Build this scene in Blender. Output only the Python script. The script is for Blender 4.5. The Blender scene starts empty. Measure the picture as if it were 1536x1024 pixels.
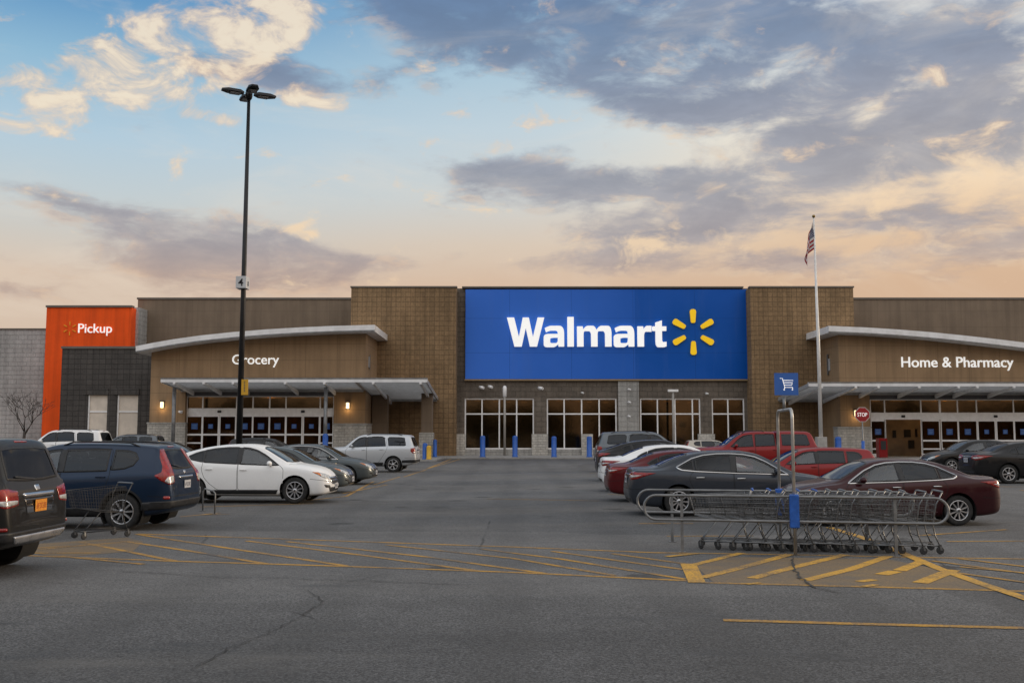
import bpy, bmesh, math, random
import numpy as np
from mathutils import Vector, Matrix
from mathutils.bvhtree import BVHTree
from mathutils.geometry import delaunay_2d_cdt
R = math.radians
S = bpy.context.scene
C = S.collection
rng = random.Random(7)

# ------------------------------------------------------------------ camera
CAM_H, FPX, PITCH = 1.95, 1500.0, math.atan(138/1500.0)
cd = bpy.data.cameras.new('camera')
cam = bpy.data.objects.new('camera', cd); C.objects.link(cam)
cam.location = (0, 0, CAM_H); cam.rotation_euler = (R(90)+PITCH, 0, 0)
cd.sensor_width = 36; cd.lens = FPX/1536*36; cd.clip_start = .1; cd.clip_end = 3000
S.camera = cam
CP, SP = math.cos(PITCH), math.sin(PITCH)
def pray(px, py):
    dx, dy = (px-768)/FPX, -(py-512)/FPX
    return Vector((dx, CP-dy*SP, SP+dy*CP))
def G(px, py):                      # pixel of the photograph -> point on the ground
    d = pray(px, py); t = -CAM_H/d.z
    return Vector((d.x*t, d.y*t))
def at(px, py, Y):                  # pixel -> (x, z) on the vertical plane y = Y
    d = pray(px, py); t = Y/d.y
    return d.x*t, CAM_H+d.z*t
def AX(px, Y, py=600): return at(px, py, Y)[0]
def AZ(py, Y, px=768): return at(px, py, Y)[1]

# ------------------------------------------------------------------ render settings
S.render.engine = 'CYCLES'
S.view_settings.view_transform = 'Standard'; S.view_settings.look = 'None'
S.view_settings.exposure = 0; S.view_settings.gamma = 1
S.cycles.use_denoising = True
S.cycles.max_bounces = 8; S.cycles.transparent_max_bounces = 24
S.cycles.caustics_reflective = False; S.cycles.caustics_refractive = False
S.cycles.sample_clamp_indirect = 4

# ------------------------------------------------------------------ node helpers
def srgb(r, g, b):
    f = lambda c: ((c/255+.055)/1.055)**2.4 if c > 10 else c/255/12.92
    return (f(r), f(g), f(b), 1)
class NT:
    def __init__(s, tree): s.t = tree; s.n = tree.nodes; s.l = tree.links
    def node(s, typ, ins=None, **kw):
        n = s.n.new(typ)
        for k, v in kw.items(): setattr(n, k, v)
        for k, v in (ins or {}).items():
            if v is None: continue
            i = n.inputs[k]
            if isinstance(v, bpy.types.NodeSocket): s.l.new(v, i)
            else:
                try: i.default_value = v
                except Exception: i.default_value = v[:3]
        return n
    def m(s, op, a, b=None, c=None, clamp=False):
        n = s.n.new('ShaderNodeMath'); n.operation = op; n.use_clamp = clamp
        for i, v in enumerate((a, b, c)):
            if v is None: continue
            if isinstance(v, bpy.types.NodeSocket): s.l.new(v, n.inputs[i])
            else: n.inputs[i].default_value = v
        return n.outputs[0]
    def step(s, v, a, b, lo=0, hi=1, interp='SMOOTHSTEP'):
        n = s.node('ShaderNodeMapRange', {'Value': v, 'From Min': a, 'From Max': b, 'To Min': lo, 'To Max': hi}, interpolation_type=interp)
        return n.outputs[0]
    def mix(s, f, a, b, blend='MIX'):
        n = s.node('ShaderNodeMix', {0: f, 6: a, 7: b}, data_type='RGBA', blend_type=blend)
        return n.outputs[2]
    def ramp(s, v, stops, interp='LINEAR'):
        n = s.n.new('ShaderNodeValToRGB'); s.l.new(v, n.inputs[0]); r = n.color_ramp; r.interpolation = interp
        while len(r.elements) < len(stops): r.elements.new(1)
        for e, (p, c) in zip(r.elements, stops): e.position = p; e.color = c
        return n.outputs[0]
    def noise(s, vec, scale, detail=4, rough=.55, dist=0, dim='3D'):
        n = s.node('ShaderNodeTexNoise', {'Vector': vec, 'Scale': scale, 'Detail': detail, 'Roughness': rough, 'Distortion': dist}, noise_dimensions=dim)
        return n.outputs[0]
    def mapping(s, vec, loc=(0,0,0), rot=(0,0,0), scale=(1,1,1), typ='POINT'):
        return s.node('ShaderNodeMapping', {'Vector': vec, 'Location': loc, 'Rotation': rot, 'Scale': scale}, vector_type=typ).outputs[0]

# ------------------------------------------------------------------ sky
SUN_AZ, SUN_EL = R(72), R(9)        # azimuth measured from +y towards +x
def azel(px, py):
    d = pray(px, py); return math.atan2(d.x, d.y), math.atan2(d.z, math.hypot(d.x, d.y))
def build_sky():
    w = bpy.data.worlds.new('World'); S.world = w; w.use_nodes = True
    t = NT(w.node_tree); t.n.clear()
    tc = t.node('ShaderNodeTexCoord').outputs['Generated']
    sp = t.node('ShaderNodeSeparateXYZ', {0: tc}); x, y, z = sp.outputs
    az = t.m('ARCTAN2', x, y)
    hyp = t.m('SQRT', t.m('ADD', t.m('MULTIPLY', x, x), t.m('MULTIPLY', y, y)))
    el = t.m('ARCTAN2', z, hyp)
    q = t.node('ShaderNodeCombineXYZ', {0: az, 1: el}).outputs[0]
    E = lambda py: (650-py)/1500/1.6 if py > 0 else -py
    sr = srgb
    eln = t.m('DIVIDE', el, 1.6, clamp=True)
    left = t.ramp(eln, [(0, sr(206,180,158)), (E(430), sr(221,201,182)), (E(380), sr(210,204,195)), (E(320), sr(198,209,213)), (E(240), sr(182,207,223)),
                        (E(140), sr(146,188,215)), (E(50), sr(96,151,198)), (.31, sr(120,158,192)), (.5, sr(200,204,210)), (1, sr(214,214,216))])
    right = t.ramp(eln, [(0, sr(205,166,136)), (E(430), sr(218,184,154)), (E(360), sr(234,202,168)), (E(270), sr(255,231,199)), (E(200), sr(255,240,216)),
                         (E(120), sr(226,226,222)), (E(30), sr(214,220,224)), (.31, sr(175,184,198)), (.5, sr(205,206,210)), (1, sr(214,214,216))])
    mid = t.ramp(eln, [(0, sr(208,174,148)), (E(430), sr(217,188,163)), (E(370), sr(219,202,184)), (E(300), sr(210,213,211)), (E(200), sr(196,213,223)),
                       (E(120), sr(176,203,220)), (E(30), sr(140,180,210)), (.31, sr(140,168,194)), (.5, sr(203,205,210)), (1, sr(214,214,216))])  # topmost stops of the three ramps, out of view, brightened as added fill
    bg = t.mix(t.step(az, -.42, .02), left, mid)
    bg = t.mix(t.step(az, -.02, .42), bg, right)
    bg = t.mix(t.m('MULTIPLY', t.step(t.m('ABSOLUTE', az), 1.2, 2.2), .6), bg, t.mix(t.step(el, .12, .5), sr(172,156,142), sr(212,210,208)))
    # --- cloud fields
    def blob(px, py, rx, ry, rot=0, typ='SPHERICAL'):
        a, e = azel(px, py)
        v = t.mapping(q, (a, e, 0), (0, 0, R(rot)), (rx/1500, ry/1500, 1), 'TEXTURE')
        return t.node('ShaderNodeTexGradient', {0: v}, gradient_type=typ).outputs[1]
    def add(vals):
        r = None
        for v, a in vals:
            r = t.m('MULTIPLY', v, a) if r is None else t.m('MULTIPLY_ADD', v, a, r)
        return r
    zz = t.m('ADD', t.m('MAXIMUM', z, 0), .16)
    pl = t.node('ShaderNodeCombineXYZ', {0: t.m('DIVIDE', x, zz), 1: t.m('DIVIDE', y, zz)}).outputs[0]
    n1 = t.noise(t.mapping(pl, (3.1, 1.7, 0), scale=(1, 1.15, 1)), 1.9, 9, .60, .5)
    n1b = t.noise(t.mapping(pl, (3.1-.05, 1.7+.035, 0), scale=(1, 1.15, 1)), 1.9, 7, .60, .5)
    n2 = t.noise(t.mapping(q, scale=(1, 2.4, 1)), 12, 9, .60, .3)
    n2b = t.noise(t.mapping(q, (-.008, -.020, 0), scale=(1, 2.4, 1)), 12, 7, .60, .3)
    fld = t.m('ADD', t.m('MULTIPLY', n1, .45), t.m('MULTIPLY', n2, .55))
    fldb = t.m('ADD', t.m('MULTIPLY', n1b, .45), t.m('MULTIPLY', n2b, .55))
    dark = add([
        (blob(1010, 20, 560, 150, -8), 1.1), (blob(760, 60, 300, 110, -6), .75), (blob(1250, 140, 420, 110, -6), 1.1), (blob(1400, 205, 300, 85, 6), .95),
        (blob(620, 0, 230, 60, -5), .5), (blob(1000, 130, 230, 70, -10), .6),
        (blob(720, 250, 150, 32, -3), .62), (blob(860, 285, 330, 48, -3), .72), (blob(1120, 300, 300, 62, -5), .75), (blob(1010, 255, 230, 36, 0), .4),
        (blob(1310, 265, 160, 36, 0), .45), (blob(950, 352, 160, 46, 4), .85), (blob(1400, 310, 180, 40, 0), .7), (blob(1470, 372, 240, 60, 0), .85), (blob(1480, 55, 170, 60, 14), .5),
        (blob(270, 352, 300, 66, -6), 1.1), (blob(420, 378, 240, 50, -8), .9), (blob(300, 418, 300, 44, -3), .95), (blob(30, 436, 150, 36), .85), (blob(100, 300, 160, 16, -12), .45),
        (blob(410, 116, 200, 50, -2), 1.05), (blob(890, 396, 170, 26), .8), (blob(1110, 345, 220, 46), .6), (blob(1150, 400, 300, 30), .55), (blob(600, 400, 200, 30), .4), (blob(850, 270, 420, 110), .25)])
    cover = t.m('MULTIPLY', t.step(el, .40, .62), .34)          # broken cloud overhead and behind
    back = t.m('MULTIPLY', t.step(t.m('ABSOLUTE', az), .75, 1.3), .28)
    dark = t.m('ADD', dark, t.m('MAXIMUM', cover, back))
    dk = t.m('MULTIPLY', t.m('SUBTRACT', t.m('MINIMUM', dark, .92), .50), .86)
    dd = t.m('ADD', t.m('MULTIPLY', t.m('SUBTRACT', fld, .5), 3.3), dk)
    ddb = t.m('ADD', t.m('MULTIPLY', t.m('SUBTRACT', fldb, .5), 3.3), dk)
    d_a = t.step(dd, -.24, .34)
    thick = t.step(t.m('SUBTRACT', dd, t.m('MULTIPLY', t.m('SUBTRACT', dd, ddb), 1.2)), 0, .75)
    edge = t.m('MULTIPLY', t.step(t.m('SUBTRACT', dd, ddb), 0, .2), t.step(dd, .42, .05))
    dcol = t.ramp(eln, [(0, sr(178,150,138)), (E(430), sr(188,164,152)), (E(370), sr(172,166,170)), (E(280), sr(160,163,174)), (E(180), sr(142,150,170)),
                        (E(80), sr(116,137,168)), (E(0.1), sr(104,130,168)), (.36, sr(150,156,170)), (.55, sr(186,189,196)), (1, sr(194,195,198))])
    dcol2 = t.mix(t.m('MULTIPLY', thick, .30), dcol, sr(88,98,124))
    lit = t.mix(t.step(az, -.2, .35), sr(240,205,170), sr(255,226,188))
    cd_ = t.mix(t.m('MULTIPLY', edge, .48), dcol2, lit)
    col = t.mix(t.m('MULTIPLY', d_a, .88), bg, cd_)
    # sunlit cream clouds, upper left and small wisps
    lt = add([(blob(240, 95, 290, 90, 27), 1.05), (blob(350, 45, 200, 80, 20), 1.0), (blob(160, 125, 190, 44, 10), .95), (blob(210, 60, 160, 60, 30), .5), (blob(250, 150, 170, 26, -12), .5), (blob(440, 150, 150, 34, -10), .55),
              (blob(330, 183, 110, 14, -4), .5), (blob(430, 40, 60, 20, 0), .3),
              (blob(640, 300, 80, 30, -4), .62), (blob(740, 315, 110, 14, 0), .45), (blob(90, 296, 160, 14, -10), .5), (blob(470, 352, 80, 18, -8), .38),
              (blob(960, 360, 140, 40, 0), .5), (blob(1060, 360, 190, 30, 0), .4), (blob(1490, 225, 170, 60, 10), .62), (blob(1420, 95, 150, 26, 18), .42), (blob(1290, 215, 120, 24), .36), (blob(780, 190, 130, 40, 10), .35), (blob(1230, 95, 120, 18, 12), .3)])
    n3 = t.noise(t.mapping(q, (4.2, .7, 0), (0, 0, R(-14)), (1, 1.7, 1)), 17, 9, .60, .45)
    ld = t.m('ADD', t.m('MULTIPLY', t.m('SUBTRACT', n3, .5), 3.4), t.m('MULTIPLY', t.m('SUBTRACT', t.m('MINIMUM', lt, .72), .55), 1.0))
    l_a = t.step(ld, -.22, .42)
    lcol = t.mix(t.step(ld, .0, .5), sr(238,205,172), sr(253,234,205))
    lcol = t.mix(t.step(el, .32, .20), lcol, sr(247,218,182))
    col = t.mix(t.m('MULTIPLY', l_a, .82), col, lcol)
    # high thin veil to break the plain gradient
    n4 = t.noise(t.mapping(q, (1.3, 5, 0), (0, 0, R(12)), (1, 3.2, 1)), 5, 8, .6, .8)
    col = t.mix(t.m('MULTIPLY', t.step(n4, .48, .75), .22), col, sr(240,226,208))
    # unseen sky behind the viewer, brightness added as fill for the shop front
    bk = t.m('MULTIPLY_ADD', t.m('MULTIPLY', t.step(t.m('ABSOLUTE', az), 1.1, 2.0), t.m('MULTIPLY', t.step(el, .10, .40), t.step(el, 1.45, .9))), 1.0, 1.0)
    col = t.mix(1, col, t.node('ShaderNodeCombineColor', {0: bk, 1: bk, 2: bk}).outputs[0], 'MULTIPLY')
    # ground half of the sky sphere
    col = t.mix(t.step(el, -.01, -.05), col, (.10, .09, .085, 1))
    sky = t.node('ShaderNodeTexSky', sky_type='NISHITA', sun_disc=False, sun_elevation=SUN_EL, sun_rotation=SUN_AZ, air_density=1.2, dust_density=2.0)
    tot = t.mix(1, t.mix(1, col, (9.6, 9.6, 9.6, 1), 'MULTIPLY'), t.mix(1, sky.outputs[0], (.02, .02, .02, 1), 'MULTIPLY'), 'ADD')
    bgn = t.node('ShaderNodeBackground', {'Color': tot, 'Strength': .1})
    out = t.node('ShaderNodeOutputWorld', {'Surface': bgn.outputs[0]})
    w.cycles.sampling_method = 'MANUAL'; w.cycles.sample_map_resolution = 512
build_sky()
sd = bpy.data.lights.new('sun', 'SUN'); sd.energy = 1.4; sd.angle = R(10); sd.color = (1, .80, .58)
so = bpy.data.objects.new('sun', sd); C.objects.link(so)
so.rotation_euler = (R(90)-SUN_EL, 0, -SUN_AZ+R(180)); so.location = (60, 20, 40)
so.rotation_euler = Vector((math.sin(SUN_AZ)*math.cos(SUN_EL), math.cos(SUN_AZ)*math.cos(SUN_EL), math.sin(SUN_EL))).to_track_quat('Z', 'Y').to_euler()

# ------------------------------------------------------------------ mesh + object helpers
class MB:
    def __init__(s): s.v = []; s.f = []; s.sm = []; s.mi = []; s.cur = 0
    def add(s, vs, fs, smooth=False):
        o = len(s.v); s.v += [tuple(p) for p in vs]
        for f in fs: s.f.append(tuple(i+o for i in f)); s.sm.append(smooth); s.mi.append(s.cur)
        return s
    def box(s, x0, x1, y0, y1, z0, z1):
        x0, x1 = min(x0, x1), max(x0, x1); y0, y1 = min(y0, y1), max(y0, y1); z0, z1 = min(z0, z1), max(z0, z1)
        return s.add([(x0,y0,z0),(x1,y0,z0),(x1,y1,z0),(x0,y1,z0),(x0,y0,z1),(x1,y0,z1),(x1,y1,z1),(x0,y1,z1)],
                     [(0,3,2,1),(4,5,6,7),(0,1,5,4),(1,2,6,5),(2,3,7,6),(3,0,4,7)])
    def prism(s, poly, y0, y1):            # polygon in (x, z), extruded along y
        a = sum(p[0]*q[1]-q[0]*p[1] for p, q in zip(poly, poly[1:]+poly[:1]))
        if a < 0: poly = poly[::-1]
        n = len(poly)
        vs = [(x, y0, z) for x, z in poly]+[(x, y1, z) for x, z in poly]
        fs = [tuple(range(n)), tuple(range(2*n-1, n-1, -1))]+[(i, i+n, (i+1) % n+n, (i+1) % n) for i in range(n)]
        return s.add(vs, fs)
    def prismz(s, poly, z0, z1):
        a = sum(p[0]*q[1]-q[0]*p[1] for p, q in zip(poly, poly[1:]+poly[:1]))
        if a < 0: poly = poly[::-1]
        n = len(poly)
        vs = [(x, y, z0) for x, y in poly]+[(x, y, z1) for x, y in poly]
        fs = [tuple(range(n-1, -1, -1)), tuple(range(n, 2*n))]+[(i, (i+1) % n, (i+1) % n+n, i+n) for i in range(n)]
        return s.add(vs, fs)
    def obox(s, c, ax, ay, az):            # oriented box: centre and three half-axis vectors
        c, ax, ay, az = map(Vector, (c, ax, ay, az))
        vs = [c+ax*i+ay*j+az*k for k in (-1, 1) for j in (-1, 1) for i in (-1, 1)]
        return s.add(vs, [(0,2,3,1),(4,5,7,6),(0,1,5,4),(1,3,7,5),(3,2,6,7),(2,0,4,6)])
    def path(s, pts, r, n=8, smooth=True, closed=False, cap=True):
        pts = [Vector(p) for p in pts]; N = len(pts)
        rr = r if isinstance(r, (list, tuple)) else [r]*N
        o = len(s.v); up = None
        for i, p in enumerate(pts):
            if closed: d = pts[(i+1) % N]-pts[i-1]
            else: d = pts[min(i+1, N-1)]-pts[max(i-1, 0)]
            d.normalize()
            if up is None:
                up = Vector((0,0,1)) if abs(d.z) < .9 else Vector((1,0,0))
            u = up-d*up.dot(d)
            if u.length < 1e-4: u = Vector((1,0,0)) if abs(d.x) < .9 else Vector((0,1,0)); u = u-d*u.dot(d)
            u.normalize(); up = u; w = d.cross(u)
            for k in range(n):
                a = 2*math.pi*(k+.5)/n
                s.v.append(tuple(p+(u*math.cos(a)+w*math.sin(a))*rr[i]))
        for i in range(N if closed else N-1):
            j = (i+1) % N
            for k in range(n):
                s.f.append((o+i*n+k, o+i*n+(k+1) % n, o+j*n+(k+1) % n, o+j*n+k)); s.sm.append(smooth)
        if cap and not closed:
            s.f.append(tuple(o+k for k in range(n-1, -1, -1))); s.sm.append(False)
            s.f.append(tuple(o+(N-1)*n+k for k in range(n))); s.sm.append(False)
        return s
    def lathe(s, prof, n=24, M=None, smooth=True, cap=True):   # profile of (r, z) about z
        o = len(s.v); M = M or Matrix()
        for r, z in prof:
            for k in range(n):
                a = 2*math.pi*k/n; s.v.append(tuple(M @ Vector((r*math.cos(a), r*math.sin(a), z))))
        for i in range(len(prof)-1):
            for k in range(n):
                s.f.append((o+i*n+k, o+i*n+(k+1) % n, o+(i+1)*n+(k+1) % n, o+(i+1)*n+k)); s.sm.append(smooth)
        for i, rev in ((0, True), (len(prof)-1, False)) if cap else ():
            if prof[i][0] > 1e-4:
                c = tuple(o+i*n+k for k in range(n)); s.f.append(c[::-1] if rev else c); s.sm.append(False)
        return s
    def sphere(s, c, r, n=10, m=6, M=None):
        c = Vector(c); rx, ry, rz = r if isinstance(r, (tuple, list)) else (r, r, r); M = M or Matrix()
        o = len(s.v)
        for i in range(m+1):
            th = math.pi*i/m
            for k in range(n):
                a = 2*math.pi*k/n
                s.v.append(tuple(c+M @ Vector((rx*math.sin(th)*math.cos(a), ry*math.sin(th)*math.sin(a), rz*math.cos(th)))))
        for i in range(m):
            for k in range(n):
                s.f.append((o+i*n+k, o+(i+1)*n+k, o+(i+1)*n+(k+1) % n, o+i*n+(k+1) % n)); s.sm.append(True)
        return s
    def mesh(s, name, off=(0,0,0)):
        me = bpy.data.meshes.new(name); ox, oy, oz = off
        me.from_pydata([(x-ox, y-oy, z-oz) for x, y, z in s.v], [], s.f)
        me.polygons.foreach_set('use_smooth', s.sm)
        if len(s.mi) == len(s.f) and any(s.mi): me.polygons.foreach_set('material_index', s.mi)
        me.update()
        return me
def gloc(o):
    v = Vector((0,0,0))
    while o: v += o.location; o = o.parent
    return v
def obj(name, mb, m, parent=None, loc=None, bevel=0):
    base = gloc(parent) if parent else Vector(loc or (0,0,0))
    me = mb if isinstance(mb, bpy.types.Mesh) else mb.mesh(name, base)
    if m: me.materials.append(m)
    o = bpy.data.objects.new(name, me); C.objects.link(o)
    if parent: o.parent = parent
    else: o.location = base
    if bevel:
        b = o.modifiers.new('bevel', 'BEVEL'); b.width = bevel; b.segments = 2; b.limit_method = 'ANGLE'; b.angle_limit = R(40)
    return o
def tag(o, label, cat, group=None, kind=None):
    o['label'] = label; o['category'] = cat
    if group: o['group'] = group
    if kind: o['kind'] = kind
    return o
def thing(name, label, cat, loc=(0,0,0), group=None):
    o = bpy.data.objects.new(name, None); C.objects.link(o); o.location = loc; o.empty_display_size = .3
    return tag(o, label, cat, group)
def empty_part(name, parent):
    o = bpy.data.objects.new(name, None); C.objects.link(o); o.parent = parent; o.empty_display_size = .2
    return o
def structure(o): o['kind'] = 'structure'; return o
def copy_tree(o, parent=None):
    c = o.copy(); C.objects.link(c); c.parent = parent
    for ch in list(o.children): copy_tree(ch, c)
    return c

# ------------------------------------------------------------------ materials
MATS = {}
def newmat(name):
    m = bpy.data.materials.new(name); m.use_nodes = True; t = NT(m.node_tree); t.n.clear()
    t.out = t.node('ShaderNodeOutputMaterial'); MATS[name] = m
    return m, t
def objco(t): return t.node('ShaderNodeTexCoord').outputs['Object']
def principled(t, **k):
    b = t.node('ShaderNodeBsdfPrincipled', {kk.replace('_', ' '): v for kk, v in k.items()})
    t.l.new(b.outputs[0], t.out.inputs[0]); return b
def bump(t, h, strength=.3, dist=.02):
    return t.node('ShaderNodeBump', {'Height': h, 'Strength': strength, 'Distance': dist}).outputs[0]
def plain(name, col, rough=.5, metal=0, var=.12, scale=6, emit=None, es=1, coat=0):
    m, t = newmat(name); co = objco(t); c = (*col[:3], 1)
    n = t.noise(co, scale, 5, .6)
    cc = t.mix(t.step(n, .3, .7), tuple(x*(1-var) for x in c[:3])+(1,), tuple(min(1, x*(1+var)) for x in c[:3])+(1,))
    b = principled(t, Base_Color=cc, Roughness=t.step(n, .3, .7, max(0, rough-.07), min(1, rough+.09)), Metallic=metal)
    if coat: b.inputs['Coat Weight'].default_value = coat; b.inputs['Coat Roughness'].default_value = .05
    if emit: b.inputs['Emission Color'].default_value = (*emit[:3], 1); b.inputs['Emission Strength'].default_value = es
    return m
def stucco(name, col, jx=2.4, jz=1.25, joint=.62):
    m, t = newmat(name); co = objco(t); c = (*col[:3], 1)
    sp = t.node('ShaderNodeSeparateXYZ', {0: co}); v = t.node('ShaderNodeCombineXYZ', {0: t.m('ADD', sp.outputs[0], sp.outputs[1]), 1: sp.outputs[2]}).outputs[0]
    br = t.node('ShaderNodeTexBrick', {'Vector': v, 'Scale': 1, 'Mortar Size': .018, 'Mortar Smooth': .3, 'Brick Width': jx, 'Row Height': jz}, offset=0)
    n = t.noise(co, .35, 6, .65); n2 = t.noise(t.mapping(co, scale=(2.5, 2.5, .12)), 1, 5, .6); n3 = t.noise(co, 40, 3)
    k = t.m('MULTIPLY', t.step(n, .25, .75, .88, 1.10), t.step(n2, .35, .75, 1.06, .82))
    cc = t.mix(1, c, t.node('ShaderNodeCombineColor', {0: k, 1: k, 2: k}).outputs[0], 'MULTIPLY')
    cc = t.mix(t.m('MULTIPLY', br.outputs['Fac'], joint), cc, tuple(x*.45 for x in c[:3])+(1,))
    h = t.m('SUBTRACT', t.m('MULTIPLY', n3, .3), t.m('MULTIPLY', br.outputs['Fac'], 1))
    principled(t, Base_Color=cc, Roughness=.88, Normal=bump(t, h, .35, .02))
    return m
def block(name, col, bw=.42, bh=.42, off=0, rough_amt=1.0, mort=.5, var=.22):
    m, t = newmat(name); co = objco(t); c = (*col[:3], 1)
    sp = t.node('ShaderNodeSeparateXYZ', {0: co}); v = t.node('ShaderNodeCombineXYZ', {0: t.m('ADD', sp.outputs[0], sp.outputs[1]), 1: sp.outputs[2]}).outputs[0]
    br = t.node('ShaderNodeTexBrick', {'Vector': v, 'Scale': 1, 'Mortar Size': .022, 'Mortar Smooth': .6, 'Brick Width': bw, 'Row Height': bh, 'Color1': (1-var, 1-var, 1-var, 1), 'Color2': (1+var, 1+var, 1+var, 1), 'Mortar': (mort, mort, mort, 1)}, offset=off)
    n = t.noise(co, .3, 5, .6); n2 = t.noise(co, 7, 6, .7); n3 = t.noise(t.mapping(co, scale=(2, 2, .1)), 1.2, 5, .65)
    k = t.m('MULTIPLY', t.m('MULTIPLY', t.step(n, .25, .75, .84, 1.14), t.step(n3, .3, .75, 1.08, .76)), t.step(n2, .25, .75, .80, 1.18))
    cc = t.mix(1, t.mix(1, c, br.outputs['Color'], 'MULTIPLY'), t.node('ShaderNodeCombineColor', {0: k, 1: k, 2: k}).outputs[0], 'MULTIPLY')
    h = t.m('SUBTRACT', t.m('MULTIPLY', n2, .9*rough_amt), t.m('MULTIPLY', br.outputs['Fac'], 1.1))
    principled(t, Base_Color=cc, Roughness=.92, Normal=bump(t, h, .75, .05))
    return m
def glassmat(name, tint, refl=(.9, .9, .9), base=.06, rough=.015, wav=0):
    m, t = newmat(name)
    fr = t.node('ShaderNodeLayerWeight', {'Blend': .35}).outputs['Fresnel']
    f = t.m('ADD', t.m('MULTIPLY', fr, .85), base, clamp=True)
    gl = t.node('ShaderNodeBsdfGlossy', {'Color': (*refl, 1), 'Roughness': rough})
    if wav:
        nb = bump(t, t.noise(objco(t), 1.1, 2), wav, .02); t.l.new(nb, gl.inputs['Normal'])
    tr = t.node('ShaderNodeBsdfTransparent', {'Color': (*tint, 1)})
    mx = t.node('ShaderNodeMixShader', {0: f, 1: tr.outputs[0], 2: gl.outputs[0]})
    t.l.new(mx.outputs[0], t.out.inputs[0])
    return m
M_brown = stucco('brown_stucco', (0.318, 0.207, 0.114))
M_taupe = stucco('taupe_stucco', (0.204, 0.152, 0.106), 6, 1.4, .4)
M_tower = block('tan_split_block', (0.271, 0.174, 0.089), .40, .40, 0, 1.2, .66, .08)
M_dark = block('charcoal_split_block', (0.075, 0.067, 0.061), .5, .42, 0, 1.1, .5, .12)
M_front = block('taupe_block', (0.155, 0.128, 0.102), .85, .42, .5, .6, .62, .12)
M_greyblk = block('grey_painted_block', (0.435, 0.428, 0.413), .8, .4, .5, .5, .80, .05)
M_stone = block('pale_stone', (0.540, 0.512, 0.460), .42, .21, .5, .8, .75, .10)
M_pier = block('light_grey_block', (0.396, 0.384, 0.360), .9, .42, 0, .5, .8, .05)
M_orange = stucco('orange_panel', (.93, .098, .004), 30, 30, 0)
M_fascia = plain('grey_metal_fascia', (.82, .82, .82), .42, .15, .08, 1.5)
M_cap = plain('parapet_cap', (.16, .14, .12), .5, .3, .1, 1)
M_alum = plain('white_aluminium', (.88, .87, .86), .38, .1, .07, 3)
M_steel = plain('galvanised_steel', (.20, .203, .205), .42, .5, .25, 3)
M_darksteel = plain('dark_steel', (.10, .10, .105), .5, .5, .2, 3)
M_board = plain('boarded_window', (0.704, 0.616, 0.517), .7, 0, .1, 1.2)
M_white = plain('white_letter', (.86, .86, .84), .45, 0, .03, 2, (1, .99, .96), .50)
M_yellow = plain('yellow_emblem', (.93, .58, .01), .42, 0, .05, 2, (1, .60, .0), .32)
M_bluepaint = plain('blue_paint', (.014, .095, .40), .42, 0, .22, 8)
M_conc = plain('concrete', (.38, .365, .34), .9, 0, .16, 2.5)
M_black = plain('black_metal', (.012, .012, .013), .45, .3, .2, 3)
M_blackpl = plain('black_plastic', (.015, .015, .016), .55, 0, .15, 8)
M_int = plain('store_interior', (.20, .145, .095), .8, 0, .35, .5)
M_lampglow = plain('lamp_glow', (.8, .7, .5), .5, 0, .02, 2, (1, .72, .38), 2.4)
M_ceilglow = plain('ceiling_light_glow', (.8, .7, .5), .5, 0, .02, 2, (1, .66, .32), 2.4)
M_roomglow = plain('lit_room_wall', (.5, .33, .12), .8, 0, .15, 1.2, (.55, .30, .07), .42)
M_win = glassmat('bronze_glass', (.34, .25, .16), (.185, .128, .072), .55, .07, .10)
M_door = glassmat('door_glass', (.62, .50, .38), (.13, .09, .055), .25, .06, .08)
def blue_panel_mat():
    m, t = newmat('blue_panel'); co = objco(t)
    sp = t.node('ShaderNodeSeparateXYZ', {0: co}); v = t.node('ShaderNodeCombineXYZ', {0: sp.outputs[0], 1: sp.outputs[2]}).outputs[0]
    br = t.node('ShaderNodeTexBrick', {'Vector': v, 'Scale': 1, 'Mortar Size': .012, 'Mortar Smooth': .2, 'Brick Width': 5.2, 'Row Height': 2.9}, offset=0)
    n = t.noise(co, .12, 4, .5); n2 = t.noise(t.mapping(co, scale=(1, 1, .1)), 1.5, 5, .6)
    f = t.m('ADD', t.step(sp.outputs[0], -15, 14, 0, .75), t.m('MULTIPLY', t.m('SUBTRACT', n, .5), .8), clamp=True)  # left end lighter: reflected light put into the panel's blue
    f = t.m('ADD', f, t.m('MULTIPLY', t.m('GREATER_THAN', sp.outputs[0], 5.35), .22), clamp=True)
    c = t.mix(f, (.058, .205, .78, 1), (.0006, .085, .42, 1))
    c = t.mix(t.m('MULTIPLY', br.outputs['Fac'], .6), c, (.004, .03, .13, 1))
    c = t.mix(t.m('MULTIPLY', t.step(n2, .5, .8), .12), c, (.12, .2, .45, 1))
    b = principled(t, Base_Color=c, Roughness=.5, Normal=bump(t, t.m('MULTIPLY', br.outputs['Fac'], -1), .2, .01)); b.inputs['Specular IOR Level'].default_value = .15
    return m
M_blue = blue_panel_mat()

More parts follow.
